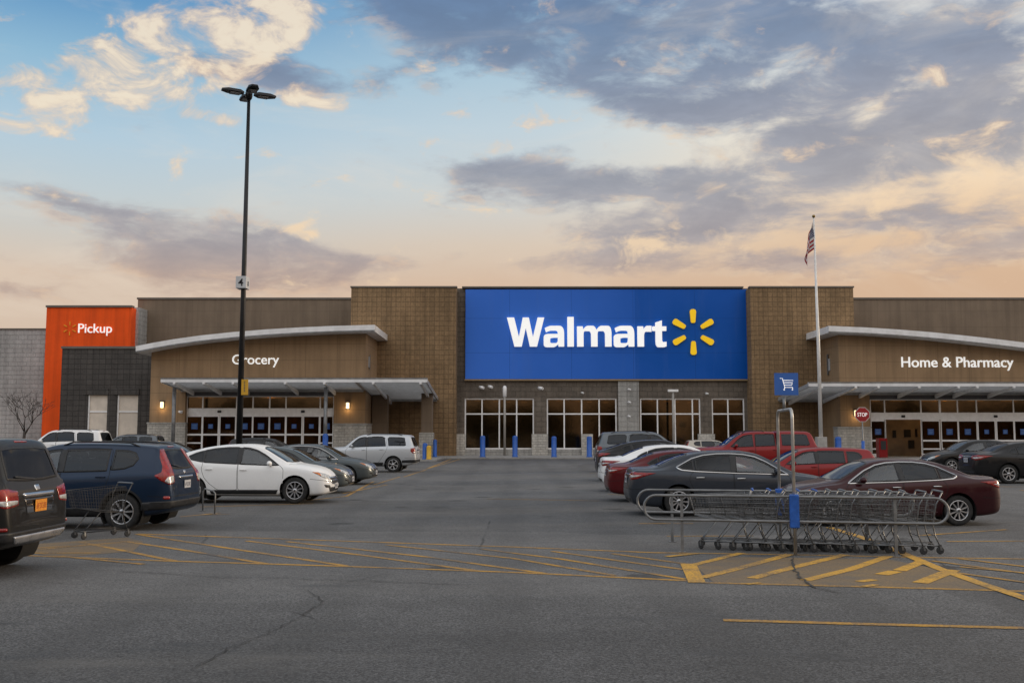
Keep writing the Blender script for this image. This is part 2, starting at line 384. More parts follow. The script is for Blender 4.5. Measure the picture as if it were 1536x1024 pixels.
# ------------------------------------------------------------------ text
def text_mesh(body, width, offset=0.0, extrude=.06, spacing=1.0, height=None, shear=0):
    cu = bpy.data.curves.new('lettering', 'FONT'); cu.body = body; cu.extrude = extrude; cu.offset = offset; cu.space_character = spacing; cu.shear = shear
    cu.resolution_u = 6
    ob = bpy.data.objects.new('lettering', cu); C.objects.link(ob)
    dg = bpy.context.evaluated_depsgraph_get(); me = bpy.data.meshes.new_from_object(ob.evaluated_get(dg))
    bpy.data.objects.remove(ob)
    co = np.array([v.co for v in me.vertices]); mn, mx = co.min(0), co.max(0)
    sx = width/(mx[0]-mn[0]); sy = sx if height is None else height/(mx[1]-mn[1])
    ex = extrude
    out = [((x-mn[0])*sx-width/2, -(z) if ex == 0 else -(z/ex)*ex, y*sy) for x, y, z in co]   # upright, facing -y
    for v, p in zip(me.vertices, out): v.co = p
    me.update()
    return me
def sign_text(name, body, px0, px1, base_py, Y, m, parent=None, offset=0, height=None, extrude=.06, spacing=1.0):
    x0, x1 = AX(px0, Y, base_py), AX(px1, Y, base_py); z = AZ(base_py, Y, (px0+px1)/2)
    me = text_mesh(body, x1-x0, offset, extrude, spacing, height)
    p = Vector(((x0+x1)/2, Y-extrude, z))
    if parent: p -= gloc(parent)
    o = bpy.data.objects.new(name, me); C.objects.link(o); me.materials.append(m)
    if parent: o.parent = parent
    o.location = p
    return o

# ------------------------------------------------------------------ the store
YC, YT, YR, YV1, YV2 = 84.0, 82.2, 87.0, 75.9, 77.5
store = thing('store_building', 'long low superstore with tan block towers, blue sign panel and two curved-roof entrances', 'building', (5, YC, 0))
def wallbox(name, px0, px1, pyt, Y, m, depth=3.0, z0=0.0, pyb=None, ref=None, cap=None, bevel=0):
    x0, x1 = AX(px0, Y, ref or 560), AX(px1, Y, ref or 560); zt = AZ(pyt, Y, (px0+px1)/2); zb = z0 if pyb is None else AZ(pyb, Y, (px0+px1)/2)
    o = obj(name, MB().box(x0, x1, Y, Y+depth, zb, zt), m, store, bevel=bevel)
    if cap: obj('parapet_cap', MB().box(x0-.07, x1+.07, Y-.09, Y+.5, zt+.002, zt+cap), M_cap, store)
    return o, x0, x1, zb, zt
wallbox('rear_wall', 207, 532, 449, YR, M_taupe, 12, ref=447, cap=.16)
wallbox('rear_wall', 1276, 1760, 449, YR, M_taupe, 12, ref=447, cap=.16)
wallbox('block_tower', 527, 684.5, 431.5, YT, M_tower, 9, ref=430, cap=.13)
wallbox('block_tower', 1125, 1279.5, 431.5, YT, M_tower, 9, ref=430, cap=.13)
# centre bay
xl, xr = AX(680, YC), AX(1130, YC); zt = AZ(432.5, YC); zlint = AZ(597, YC); zsill = AZ(673.5, YC)
zblue = AZ(569, YC)
obj('upper_wall', MB().box(xl, xr, YC, YC+4, zblue, zt), M_front, store)
obj('parapet_cap', MB().box(xl+.7, xr-.7, YC-.35, YC+.4, zt+.003, zt+.13), M_cap, store)
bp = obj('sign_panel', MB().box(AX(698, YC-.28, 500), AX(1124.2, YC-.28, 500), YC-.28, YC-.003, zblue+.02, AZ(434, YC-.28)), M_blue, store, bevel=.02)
obj('panel_trim', MB().box(AX(697, YC-.3, 500), AX(1124.5, YC-.3, 500), YC-.30, YC-.004, zblue-.11, zblue+.015), plain('tan_trim', (.30, .21, .12), .6), store)
wins = [(697, 801, 4), (820, 925, 4), (960, 1050.5, 3.45), (1067.5, 1116.5, 2)]
lb = MB().box(xl, xr, YC+.003, YC+.6, zlint, zblue-.003)
obj('lintel_band', lb, M_front, store)
piers = [(680, 697, 'pier'), (801, 820, 'pier'), (925, 960, 'pier'), (1050.5, 1067.5, 'pier'), (1116.5, 1130, 'pier')]
for a, b, nme in piers:
    obj(nme, MB().box(AX(a, YC), AX(b, YC), YC+.006, YC+.6, 0, zlint-.002), M_front, store)
obj('light_pier', MB().box(AX(927.5, YC-.14), AX(958.5, YC-.14), YC-.14, YC+.002, .15, zblue-.12), M_pier, store)
for a, b in ((683, 698), (797.5, 821.5), (872, 889), (1046.5, 1071.5)):
    obj('pier_base', MB().box(AX(a, YC-.3), AX(b, YC-.3), YC-.3, YC+.004, .14, AZ(650.5, YC-.3)), M_stone, store, bevel=.02)
for a, b, n in wins:
    x0, x1 = AX(a, YC), AX(b, YC)
    obj('sill', MB().box(x0-.02, x1+.02, YC-.03, YC+.5, .14, zsill), M_pier, store)
    w = empty_part('storefront_window', store)
    f = MB(); y0, y1 = YC+.10, YC+.20; t = .055
    zm = AZ(620.5, YC)
    f.box(x0, x1, y0, y1, zlint-2*t, zlint-.004).box(x0, x1, y0, y1, zsill+.004, zsill+2*t)
    f.box(x0, x0+2*t, y0+.002, y1, zsill+2*t, zlint-2*t).box(x1-2*t, x1, y0+.002, y1, zsill+2*t, zlint-2*t)
    for i in range(1, math.ceil(n)):
        xm = x0+(x1-x0)*i/n; f.box(xm-t, xm+t, y0+.004, y1, zsill+2*t, zlint-2*t)
    f.box(x0+2*t, x1-2*t, y0-.002, y1, zm-t, zm+t)
    obj('mullion_frame', f, M_alum, w)
    obj('pane', MB().box(x0+t, x1-t, YC+.15, YC+.165, zsill+t, zlint-t), M_win, w)
obj('shop_interior', MB().box(xl+.5, xr-.5, YC+3.2, YC+3.4, .1, zlint).box(xl+.5, xr-.5, YC+.7, YC+3.1, zlint+.05, zlint+.2).box(xl+.5, xr-.5, YC+.62, YC+3.1, .02, .13), M_int, store)
for a, b, n in wins[:3]:
    for u in (.18, .45, .62, .86):
        x = AX(a+(b-a)*u, YC+2); obj('ceiling_light', MB().box(x-.22, x+.22, YC+1.9+u, YC+2.2+u, zlint-.12-u*.2, zlint-.07-u*.2), M_ceilglow, store)
obj('lit_room', MB().box(AX(1068, YC+1.2), AX(1093, YC+1.2), YC+1.2, YC+1.35, .4, AZ(628, YC+1.2)), M_roomglow, store)
# pickup corner
YO = 84.0
xo0, xo1, xl1 = AX(68.5, YO, 500), AX(197, YO, 480), AX(93, YO, 560)
zo, zd = AZ(461, YO, 130), AZ(519, YO-3)
obj('orange_panel', MB().prism([(xo0, 0), (xl1, 0), (xl1, zd-.6), (xo1, zd-.6), (xo1, zo), (xo0, zo)], YO, YO+4), M_orange, store)
obj('parapet_cap', MB().box(xo0-.05, xo1+.05, YO-.12, YO+.5, zo+.003, zo+.17), M_cap, store)
wallbox('grey_return_wall', 196, 208, 461, YO+1, M_greyblk, 3, ref=480)
wallbox('painted_side_wall', -140, 69, 494, 90.0, M_greyblk, 6, ref=520, cap=.10)
YD = 81.0
xd0, xd1 = AX(92, YD, 560), AX(232, YD, 560); zdt = AZ(523, YD, 150)
wz0, wz1 = AZ(657, YD, 160), AZ(592, YD, 160)
dw = [(131, 160.5), (175, 206.5)]
md = MB(); xs = [xd0]+[AX(p, YD, 620) for w in dw for p in w]+[xd1]
md.box(xd0, xd1, YD, YD+2.9, wz1, zdt)
md.box(xd0, xd1, YD, YD+2.9, 0, wz0-.003)
for i in (0, 2, 4): md.box(xs[i], xs[i+1], YD, YD+2.9, wz0-.003, wz1)
obj('charcoal_block_wall', md, M_dark, store)
obj('parapet_cap', MB().box(xd0-.06, xd1, YD-.1, YD+.5, zdt+.003, zdt+.2), M_cap, store)
for a, b in dw:
    x0, x1 = AX(a, YD, 620), AX(b, YD, 620)
    obj('window_lintel', MB().box(x0-.25, x1+.1, YD-.12, YD-.002, wz1, wz1+.5), M_dark, store, bevel=.03)
    w = empty_part('boarded_window', store); zm = AZ(617, YD, 160)
    obj('board', MB().box(x0+.12, x1-.01, YD+.16, YD+.2, wz0, wz1-.01), M_board, w)
    obj('frame', MB().box(x0+.01, x0+.13, YD+.08, YD+.155, wz0, wz1-.01).box(x0+.13, x1-.02, YD+.10, YD+.154, zm-.06, zm+.06), M_alum, w)
# --- entrances
def entrance(Yv, xw0, xw1, ov, top, thick, xo0p, xo1p, py_open, bays, py_h0, py_h1, py_mid, py_low, stones, opened=None, side='r'):
    """one projecting entrance: front wall with an arched top, roof slab, glazing"""
    Yf = Yv-ov
    curve = [at(px, py, Yf) for px, py in top]
    und = [at(px, py+thick, Yf) for px, py in top]
    roof = obj('curved_roof_edge', MB().prism(curve+und[::-1], Yf, YT-.01), M_fascia, store)
    lip = [at(px, py+thick-2.2, Yf-.05) for px, py in top]; lip2 = [at(px, py+thick-.2, Yf-.05) for px, py in top]
    obj('drip_edge', MB().prism(lip+lip2[::-1], Yf-.05, Yf-.004), M_steel, store)
    a0, a1 = AX(xw0, Yv), AX(xw1, Yv); b0, b1 = AX(xo0p, Yv), AX(xo1p, Yv); zo_ = AZ(py_open, Yv)
    wt = []
    for px, py in top:
        x, z = at(px, py+thick, Yf); x *= 1; wt.append((x, z+.06))
    import bisect
    def ztop(x):
        xs_ = [p[0] for p in wt]; i = min(max(bisect.bisect(xs_, x), 1), len(wt)-1)
        (x0, z0), (x1, z1) = wt[i-1], wt[i]; return z0+(z1-z0)*(x-x0)/(x1-x0)
    topw = [(a0+(a1-a0)*i/24, ztop(a0+(a1-a0)*i/24)) for i in range(25)]
    poly = [(a0, 0), (b0, 0), (b0, zo_), (b1, zo_), (b1, 0), (a1, 0)]+topw[::-1]
    obj('entrance_wall', MB().prism(poly, Yv, YT-.02), M_brown, store)
    for s0, s1, spy in stones:
        x0, x1 = AX(s0, Yv-.06), AX(s1, Yv-.06); z1 = AZ(spy, Yv-.06)
        obj('stone_base', MB().box(x0, x1, Yv-.07, Yv+1.0 if (s1 < 300 or 1300 < s1) else YT-.03, .1, z1), M_stone, store)
        obj('base_cap', MB().box(x0-.04, x1+.04, Yv-.11, Yv+1.0 if (s1 < 300 or 1300 < s1) else YT-.04, z1+.002, z1+.12), M_pier, store)
    # glazing set back inside the opening
    Yg = Yv+.45
    k = lambda p: AX(p, Yg, 640)
    zh1, zh0 = AZ(py_h0, Yg), AZ(py_h1, Yg); zmid, zlow = AZ(py_mid, Yg), AZ(py_low, Yg); z0 = .15; zto = zo_-.004
    obj('soffit_trim', MB().box(b0+.002, b1-.002, Yg-.3, Yg+.3, zto-.30, zto-.004), M_darksteel, store)
    zto -= .30
    hd = obj('door_header', MB().box(b0, b1, Yg-.06, Yg+.06, zh0, zh1), M_alum, store)
    for bx0, bx1, kind in bays:
        x0, x1 = k(bx0), k(bx1); t = .05
        tw = empty_part('transom_window', store)
        obj('frame', MB().box(x0-t, x0+t, Yg-.05, Yg+.05, zh1+.002, zto).box(x1-t*.6, x1+t*.6, Yg-.048, Yg+.05, zh1+.002, zto).box(x0+t, x1-t*.6, Yg-.046, Yg+.05, zto-.07, zto).box(x0+t, x1-t*.6, Yg-.046, Yg+.05, zh1+.002, zh1+.05), M_alum, tw)
        obj('pane', MB().box(x0+t, x1-t*.6, Yg-.01, Yg+.01, zh1+.05, zto-.07), M_win, tw)
        if kind == 'open':
            [obj('door_jamb', MB().box(q-t, q+t, Yg-.05, Yg+.05, z0, zh0-.002), M_alum, store) for q in (x0, x1)]
            obj('door_sensor', MB().box((x0+x1)/2-.14, (x0+x1)/2+.14, Yg-.16, Yg-.062, zh0+.16, zh0+.34), M_blackpl, store, bevel=.03); continue
        leaves = [(x0, x1)] if kind == 'fix' else [(x0, (x0+x1)/2-.012), ((x0+x1)/2+.012, x1)]
        for l0, l1 in leaves:
            d = empty_part('glass_door' if kind == 'pair' else 'side_light', store); yo = .03 if kind == 'pair' else 0
            f = MB(); fw = .085 if kind == 'pair' else .06
            f.box(l0+.002, l0+fw, Yg-.05-yo, Yg+.03-yo, z0, zh0-.002).box(l1-fw, l1-.002, Yg-.05-yo, Yg+.03-yo, z0, zh0-.002)
            f.box(l0+fw, l1-fw, Yg-.047-yo, Yg+.03-yo, zh0-.14, zh0-.002).box(l0+fw, l1-fw, Yg-.047-yo, Yg+.03-yo, z0, z0+.25)
            f.box(l0+fw, l1-fw, Yg-.047-yo, Yg+.03-yo, zmid-.065, zmid+.065)
            if kind == 'fix' : f.box(l0+fw, l1-fw, Yg-.046-yo, Yg+.03-yo, zlow-.05, zlow+.05)
            obj('door_frame', f, M_alum, d)
            obj('pane', MB().box(l0+fw*.8, l1-fw*.8, Yg-.015-yo, Yg+.005-yo, z0+.2, zh0-.1), M_door, d)
            cx = (l0+l1)/2; s = .24 if kind == 'fix' else .18
            zd_ = zmid+(zh0-zmid)*.42
            g = MB().box(cx-s, cx+s, Yg-.022-yo, Yg-.0155-yo, zd_-s*.95, zd_+s*.95)
            obj('notice', g, M_decal, d)
            lines = MB()
            for q in range(3): lines.box(cx-s*.7, cx+s*(.7-.25*(q == 2)), Yg-.026-yo, Yg-.0222-yo, zd_+s*(.45-.5*q)-.03, zd_+s*(.45-.5*q)+.03)
            obj('notice_lettering', lines, M_decal2, d)
        if kind == 'pair':
            obj('door_sensor', MB().box((x0+x1)/2-.14, (x0+x1)/2+.14, Yg-.16, Yg-.062, zh0+.16, zh0+.34), M_blackpl, store, bevel=.03)
    obj('vestibule_interior', MB().box(b0-.4, b1+.4, YT-.6, YT-.4, .1, zto+.3).box(b0+.01, b1-.01, Yg+.1, YT-.61, .02, .14), M_int, store)
    return Yg, b0, b1, zto, zh0
M_decal = plain('blue_notice', (.025, .09, .30), .5, 0, .1, 6)
M_decal2 = plain('blue_notice_print', (.10, .20, .45), .5, 0, .1, 6)
top1 = [(203.5, 519), (230, 513.8), (260, 508.6), (300, 503), (350, 497.8), (400, 493.8), (450, 490.8), (500, 488.6), (562, 487)]
e1 = entrance(YV1, 225, 548, 1.4, top1, 9.8, 278, 501, 587.5,
         [(280, 303.5, 'fix'), (303.5, 354.5, 'pair'), (354.5, 379, 'fix'), (379, 404, 'fix'), (404, 428.5, 'fix'), (428.5, 480, 'pair'), (480, 500, 'fix')],
         613, 622, 651.5, 664, [(222, 279, 635.5), (500.5, 549.5, 637)])
top2 = [(1243, 488.6), (1300, 491), (1350, 494.2), (1400, 498.3), (1450, 503.4), (1500, 509), (1536, 513.4), (1620, 524), (1700, 536)]
e2 = entrance(YV2, 1260, 1690, 1.2, top2, 10.2, 1304.5, 1590, 592.5,
         [(1306, 1327.5, 'fix'), (1327.5, 1382, 'open'), (1382, 1409.5, 'fix'), (1411, 1437, 'fix'), (1437, 1465.5, 'fix'), (1465.5, 1521, 'pair'), (1521, 1548, 'fix'), (1548, 1588, 'fix')],
         619.5, 629, 660.5, 673, [(1255.5, 1305, 642)])
# things seen through the open doorway
Yi = YT-.62
for px0, px1, py0, py1 in ((1354, 1364, 644, 655), (1337, 1342, 645, 656), (1371, 1374, 643, 655), (1360, 1369, 660, 672)):
    obj('wall_poster', MB().box(AX(px0, Yi), AX(px1, Yi), Yi-.05, Yi, AZ(py1, Yi), AZ(py0, Yi)), M_black, store)
# interior ceiling lights seen in the transoms
for (Yg, b0, b1, zto, zh0), us in ((e1, (.08, .30, .52, .56, .72, .9)), (e2, (.06, .2, .36, .42, .47, .62, .8))):
    for u in us:
        x = b0+(b1-b0)*u; obj('ceiling_light', MB().box(x-.5, x+.5, Yg+1.2, Yg+1.9, zto-.1, zto-.04), M_ceilglow, store)
# --- canopies
M_slat = plain('canopy_slat', (.42, .425, .43), .42, .25, .12, 3)
def canopy(xa, xb, Yf, pyt, Yb_fn, brackets, thick=.55, endpx=None):
    x0, x1 = AX(xa, Yf, pyt), AX(xb, Yf, pyt); zt_ = AZ(pyt, Yf, (xa+xb)/2); zb = zt_-thick
    cpt = empty_part('entrance_canopy', store)
    obj('front_beam', MB().box(x0, x1, Yf, Yf+.12, zt_-.30, zt_).box(x0, x1, Yf+.125, Yf+.25, zt_-.09, zt_-.002).box(x0, x1, Yf+.125, Yf+.25, zt_-.30, zt_-.22), M_fascia, cpt)
    obj('beam_flashing', MB().box(x0-.01, x1+.01, Yf-.03, Yf-.002, zt_-.07, zt_+.02), M_steel, cpt)
    sl = MB(); fall = .085
    for seg0, seg1, Yb in Yb_fn:
        y = Yf+.42
        while y < Yb-.05:
            z = zt_-.20-fall*(y-Yf)
            sl.obox(((seg0+seg1)/2, y, z), ((seg1-seg0)/2, 0, 0), (0, .075, .085), (0, .006, -.005)); y += .24
        for xx in (seg0, seg1-.10): sl.add([(xx, Yf+.13, zt_-.36), (xx+.1, Yf+.13, zt_-.36), (xx+.1, Yb, zt_-.36-fall*(Yb-Yf)), (xx, Yb, zt_-.36-fall*(Yb-Yf)), (xx, Yf+.13, zt_-.08), (xx+.1, Yf+.13, zt_-.08), (xx+.1, Yb, zt_-.08-fall*(Yb-Yf)), (xx, Yb, zt_-.08-fall*(Yb-Yf))], [(0,3,2,1),(4,5,6,7),(0,1,5,4),(1,2,6,5),(2,3,7,6),(3,0,4,7)])
        sl.box(seg0+.1, seg1-.1, Yb-.12, Yb-.002, zt_-.45-fall*(Yb-Yf), zt_-.1-fall*(Yb-Yf))
    obj('louvre_slats', sl, M_slat, cpt)
    for px in brackets:
        x = AX(px, Yf, pyt); Yb = [b for a, c, b in Yb_fn if a-.2 <= x <= c+.2][0]; d = fall*(Yb-Yf)
        br = MB().add([(x-.08, Yf-.12, zt_-.44), (x+.08, Yf-.12, zt_-.44), (x+.08, Yb-.004, zt_-.70-d), (x-.08, Yb-.004, zt_-.70-d), (x-.08, Yf-.12, zt_-.302), (x+.08, Yf-.12, zt_-.302), (x+.08, Yb-.004, zt_-.38-d), (x-.08, Yb-.004, zt_-.38-d)], [(0,3,2,1),(4,5,6,7),(0,1,5,4),(1,2,6,5),(2,3,7,6),(3,0,4,7)])
        obj('bracket', br, M_fascia, cpt)
    return zt_, cpt
Yk1 = 71.6; s = AX(548, YV1)
zc1, can1 = canopy(241, 641, Yk1, 566.8, [(AX(241, Yk1, 570), s-.05, YV1-.01), (s, AX(641, Yk1, 570), YT-.06)], [262, 306, 350, 428, 487, 560, 631])
Yk2 = 73.5; s2 = AX(1260, YV2)
zc2, can2 = canopy(1213, 1690, Yk2, 573, [(AX(1213, Yk2, 575), s2, YT-.06), (s2+.05, AX(1690, Yk2, 575), YV2-.01)], [1232, 1283, 1317, 1378, 1437, 1465, 1520, 1580])
for px, Yp, zt_, base in ((488, Yk1+.9, zc1, 0), (260, Yk1+.9, zc1, 0)):
    x = AX(px, Yp, 640)
    obj('canopy_post', MB().path([(x, Yp, .1), (x, Yp, zt_-.62)], .135, 14), M_steel, store)
for px, w_ in ((569.5, .6), (640, .42)):
    Yp = 79.0 if px < 600 else 78.0
    x = AX(px, Yp, 620); obj('canopy_column', MB().box(x-w_, x+w_, Yp, Yp+1.0, .1, zc1-.55), M_taupe, store)
Yp = 77.9; x0, x1 = AX(628.5, Yp, 660), AX(649.5, Yp, 660); obj('column_base', MB().box(x0, x1, Yp-.1, Yp+1.2, .1, AZ(648.5, Yp)), M_stone, store, bevel=.02)

# --- signs on the building
def spark(parent, cx, cy, rpx, Y, m, inner=.40, name='emblem', depth=.09, wide=.135):
    x, z = at(cx, cy, Y); r = rpx*Y/FPX; mb = MB()
    for k in range(6):
        a = math.pi/2+k*math.pi/3; u = Vector((math.cos(a), 0, math.sin(a))); v = Vector((-math.sin(a), 0, math.cos(a)))
        c = Vector((x, 0, z)); pl_ = []
        w0, w1 = wide*.72*r, wide*r
        for d, w in ((inner, w0), (1-.08, w1)):
            pl_.append((d, w))
        pts = [c+u*inner*r+v*w0*.6, c+u*(inner+.05)*r+v*w0, c+u*.90*r+v*w1, c+u*.97*r+v*w1*.8, c+u*r+v*w1*.35]
        pts += [c+u*r-v*w1*.35, c+u*.97*r-v*w1*.8, c+u*.90*r-v*w1, c+u*(inner+.05)*r-v*w0, c+u*inner*r-v*w0*.6]
        mb.prism([(p.x, p.z) for p in pts], Y-depth*2, Y-.005)
    return obj(name, mb, m, parent)
Ys = YC-.285
st = thing('store_sign', 'large white store-name letters and yellow spark on the blue panel', 'sign', (AX(915, Ys), Ys, AZ(500, Ys)))
# heavy humanist letters drawn as outlines (unit: x-height grid, y up), one solid per letter
def arc(cx, cy, rx, ry, a0, a1, n=10): return [(cx+rx*math.cos(R(a0+(a1-a0)*i/n)), cy+ry*math.sin(R(a0+(a1-a0)*i/n))) for i in range(n+1)]
def rpoly(items):
    P = [np.array(i[:2], float) for i in items]; out = []; N = len(P)
    for i, it in enumerate(items):
        if len(it) < 3: out.append(tuple(P[i])); continue
        p0, p, p1 = P[i-1], P[i], P[(i+1) % N]; fa = .5 if len(items[i-1]) > 2 else 1.0; fb = .5 if len(items[(i+1) % N]) > 2 else 1.0
        A, B = p+(p0-p)*fa, p+(p1-p)*fb
        for k in range(1 if fa == 1.0 else 0, 8): t = k/8; out.append(tuple((1-t)**2*A+2*t*(1-t)*p+t*t*B))
    return out
S_ = 1      # third entry marks a curve control point
GL = {'W': [[(0,100),(24.5,100),(41,33),(54,100),(75,100),(89,33),(105,100),(128,100),(103,0),(78.5,0),(64.5,64),(50.5,0),(25.5,0)]],
 'l': [[(0,0),(22,0),(22,102),(0,102)]],
 'a': [[(70,0),(51,0),(49.5,8.5),(40,-2,S_),(25,-2,S_),(0,-2,S_),(0,20.5,S_),(0,43.5,S_),(35,43.5,S_),(48.5,43.5),(48.5,46),(48.5,55.5,S_),(33,55.5,S_),(20,55.5,S_),(8,49.5),(3.5,63.5),(18,71.5,S_),(36,71.5,S_),(70,71.5,S_),(70,42)],
       [(48.5,31),(48.5,20.5),(46,11.8,S_),(34,11.8,S_),(22,11.8,S_),(22,20.5,S_),(22,31,S_),(40,31)]],
 'm': [[(0,0),(22,0),(22,40),(22,53.5,S_),(33.5,53.5,S_),(48,53.5,S_),(48,38),(48,0),(70,0),(70,40),(70,53.5,S_),(81.5,53.5,S_),(96,53.5,S_),(96,38),(96,0),(118,0),(118,42),(118,71.5,S_),(91,71.5,S_),(76,71.5,S_),(66,58),(61,71.5,S_),(44,71.5,S_),(30,71.5,S_),(20.5,59),(19.5,69.5),(0,69.5)]],
 'r': [[(0,0),(22,0),(22,34),(22,51.5,S_),(39,51.5,S_),(48,51),(48,71),(45,71.5,S_),(40,71.5,S_),(26,71.5,S_),(20.5,57),(19.5,69.5),(0,69.5)]],
 't': [[(10,54),(0,54),(0,69.5),(10,69.5),(10,83),(32,90),(32,69.5),(47,69.5),(47,54),(32,54),(32,26),(32,15.5,S_),(41,15.5,S_),(47,16.5),(47,1),(41,-2,S_),(31,-2,S_),(10,-2,S_),(10,20)]]}
def sign_letters():
    cu = bpy.data.curves.new('lettering', 'CURVE'); cu.dimensions = '2D'; cu.fill_mode = 'BOTH'; cu.extrude = .15
    k = Ys/FPX*CP*.44; bx, bz = at(761, 520, Ys)
    for ch, px in (('W', 760.5), ('a', 815.5), ('l', 851), ('m', 865.5), ('a', 920.5), ('r', 956), ('t', 978.6)):
        x0 = at(px, 520, Ys)[0]-bx
        for pth in GL[ch]:
            pts = rpoly(pth); sp = cu.splines.new('POLY'); sp.points.add(len(pts)-1); sp.use_cyclic_u = True
            for q, (x, y) in zip(sp.points, pts): q.co = (x0+x*k, y*k, 0, 1)
    ob = bpy.data.objects.new('lettering', cu); C.objects.link(ob); dg = bpy.context.evaluated_depsgraph_get()
    me = bpy.data.meshes.new_from_object(ob.evaluated_get(dg)); bpy.data.objects.remove(ob)
    for v in me.vertices: x, y, z = v.co; v.co = (x, -z, y)
    me.update(); me.materials.append(M_white); o = bpy.data.objects.new('lettering', me); C.objects.link(o); o.parent = st
    o.location = Vector((bx, Ys-.153, bz))-gloc(st)
sign_letters()
spark(st, 1039.5, 498, 34.5, Ys, M_yellow)
g1 = sign_text('department_sign', 'Grocery', 348.5, 418.5, 546, YV1-.01, M_white, None, offset=.004, extrude=.04)
tag(g1, 'white lettering reading Grocery on the brown wall above the left entrance', 'sign')
g2 = sign_text('department_sign', 'Home & Pharmacy', 1352, 1520, 550.5, YV2-.01, M_white, None, offset=.004, extrude=.04)
tag(g2, 'white lettering reading Home & Pharmacy above the right entrance', 'sign')
pk = thing('pickup_sign', 'white Pickup lettering with a small yellow spark on the orange panel', 'sign', (AX(140, YO, 494), YO, AZ(494, YO, 140)))
sign_text('lettering', 'Pickup', 117.5, 168, 499, YO-.01, M_white, pk, offset=0, extrude=.04)
spark(pk, 105, 492.5, 10.5, YO-.01, plain('amber_emblem', (.90, .36, .012), .5, 0, .05, 2), .45, depth=.03, wide=.085)

# ------------------------------------------------------------------ vehicles
def pchip(pts):
    x = np.array([p[0] for p in pts], float); y = np.array([p[1] for p in pts], float)
    h = np.diff(x); d = np.diff(y)/h; m = np.zeros_like(y)
    for i in range(1, len(x)-1):
        if d[i-1]*d[i] > 0:
            w1, w2 = 2*h[i]+h[i-1], h[i]+2*h[i-1]; m[i] = (w1+w2)/(w1/d[i-1]+w2/d[i])
    m[0], m[-1] = d[0], d[-1]
    def f(v):
        v = np.clip(v, x[0], x[-1]); i = np.clip(np.searchsorted(x, v, 'right')-1, 0, len(x)-2)
        t = (v-x[i])/h[i]
        return (1+2*t)*(1-t)**2*y[i]+t*(1-t)**2*h[i]*m[i]+t*t*(3-2*t)*y[i+1]+t*t*(t-1)*h[i]*m[i+1]
    return f
def bspline(P, n):
    """P: (k,2) control points, mirrored ends so the curve meets the symmetry line squarely"""
    a = P[0]*[-1, 1] if abs(P[0][0]) < 1e-6 else P[0]
    Q = np.vstack([P[1]*[-1, 1], P, P[-2]*[-1, 1]])
    out = []
    segs = len(Q)-3; per = n//segs
    for i in range(segs):
        t = np.arange(per)/per; t = t[:, None]
        p0, p1, p2, p3 = Q[i:i+4]
        out.append(((1-t)**3*p0+(3*t**3-6*t*t+4)*p1+(-3*t**3+3*t*t+3*t+1)*p2+t**3*p3)/6)
    p1, p2, p3 = Q[-3], Q[-2], Q[-1]
    out.append(((p1+4*p2+p3)/6)[None])
    return np.vstack(out)
def inpoly(px, pz, poly):
    c = np.zeros(px.shape, bool); n = len(poly)
    for i in range(n):
        x0, z0 = poly[i]; x1, z1 = poly[(i+1) % n]
        cond = (z0 > pz) != (z1 > pz)
        with np.errstate(divide='ignore', invalid='ignore'):
            xi = (x1-x0)*(pz-z0)/((z1-z0) if z1 != z0 else 1e-9)+x0
        c ^= cond & (px < xi)
    return c
def dens(poly, s=.05, closed=True):
    out = []; n = len(poly)
    for i in range(n if closed else n-1):
        a = np.array(poly[i], float); b = np.array(poly[(i+1) % n], float); k = max(1, int(np.ceil(np.linalg.norm(b-a)/s)))
        for j in range(k): out.append(tuple(a+(b-a)*j/k))
    if not closed: out.append(tuple(poly[-1]))
    return out
def rounded(poly, r=.05, n=4):
    out = []; N = len(poly)
    for i in range(N):
        p0, p, p1 = (np.array(poly[k % N], float) for k in (i-1, i, i+1))
        a, b = p0-p, p1-p; la, lb = np.linalg.norm(a), np.linalg.norm(b)
        rr = min(r, la*.45, lb*.45); A, B = p+a/la*rr, p+b/lb*rr
        for j in range(n+1):
            t = j/n; out.append(tuple((1-t)**2*A+2*t*(1-t)*p+t*t*B))
    return out
def nearest(pt, poly):
    best = None; n = len(poly); p = np.array(pt)
    for i in range(n):
        a = np.array(poly[i]); b = np.array(poly[(i+1) % n]); ab = b-a
        t = max(0, min(1, float(np.dot(p-a, ab)/(np.dot(ab, ab)+1e-12)))); q = a+ab*t
        d = np.hypot(*(p-q))
        if best is None or d < best[0]: best = (d, q)
    return best
def offset_poly(poly, d):
    P = np.array(poly); n = len(P); area = 0
    for i in range(n): area += P[i-1][0]*P[i][1]-P[i][0]*P[i-1][1]
    s = 1 if area > 0 else -1
    T = np.roll(P, -1, 0)-np.roll(P, 1, 0); T /= np.linalg.norm(T, axis=1)[:, None]+1e-9
    N = np.stack([T[:, 1], -T[:, 0]], 1)*s
    return [tuple(p) for p in P+N*d]

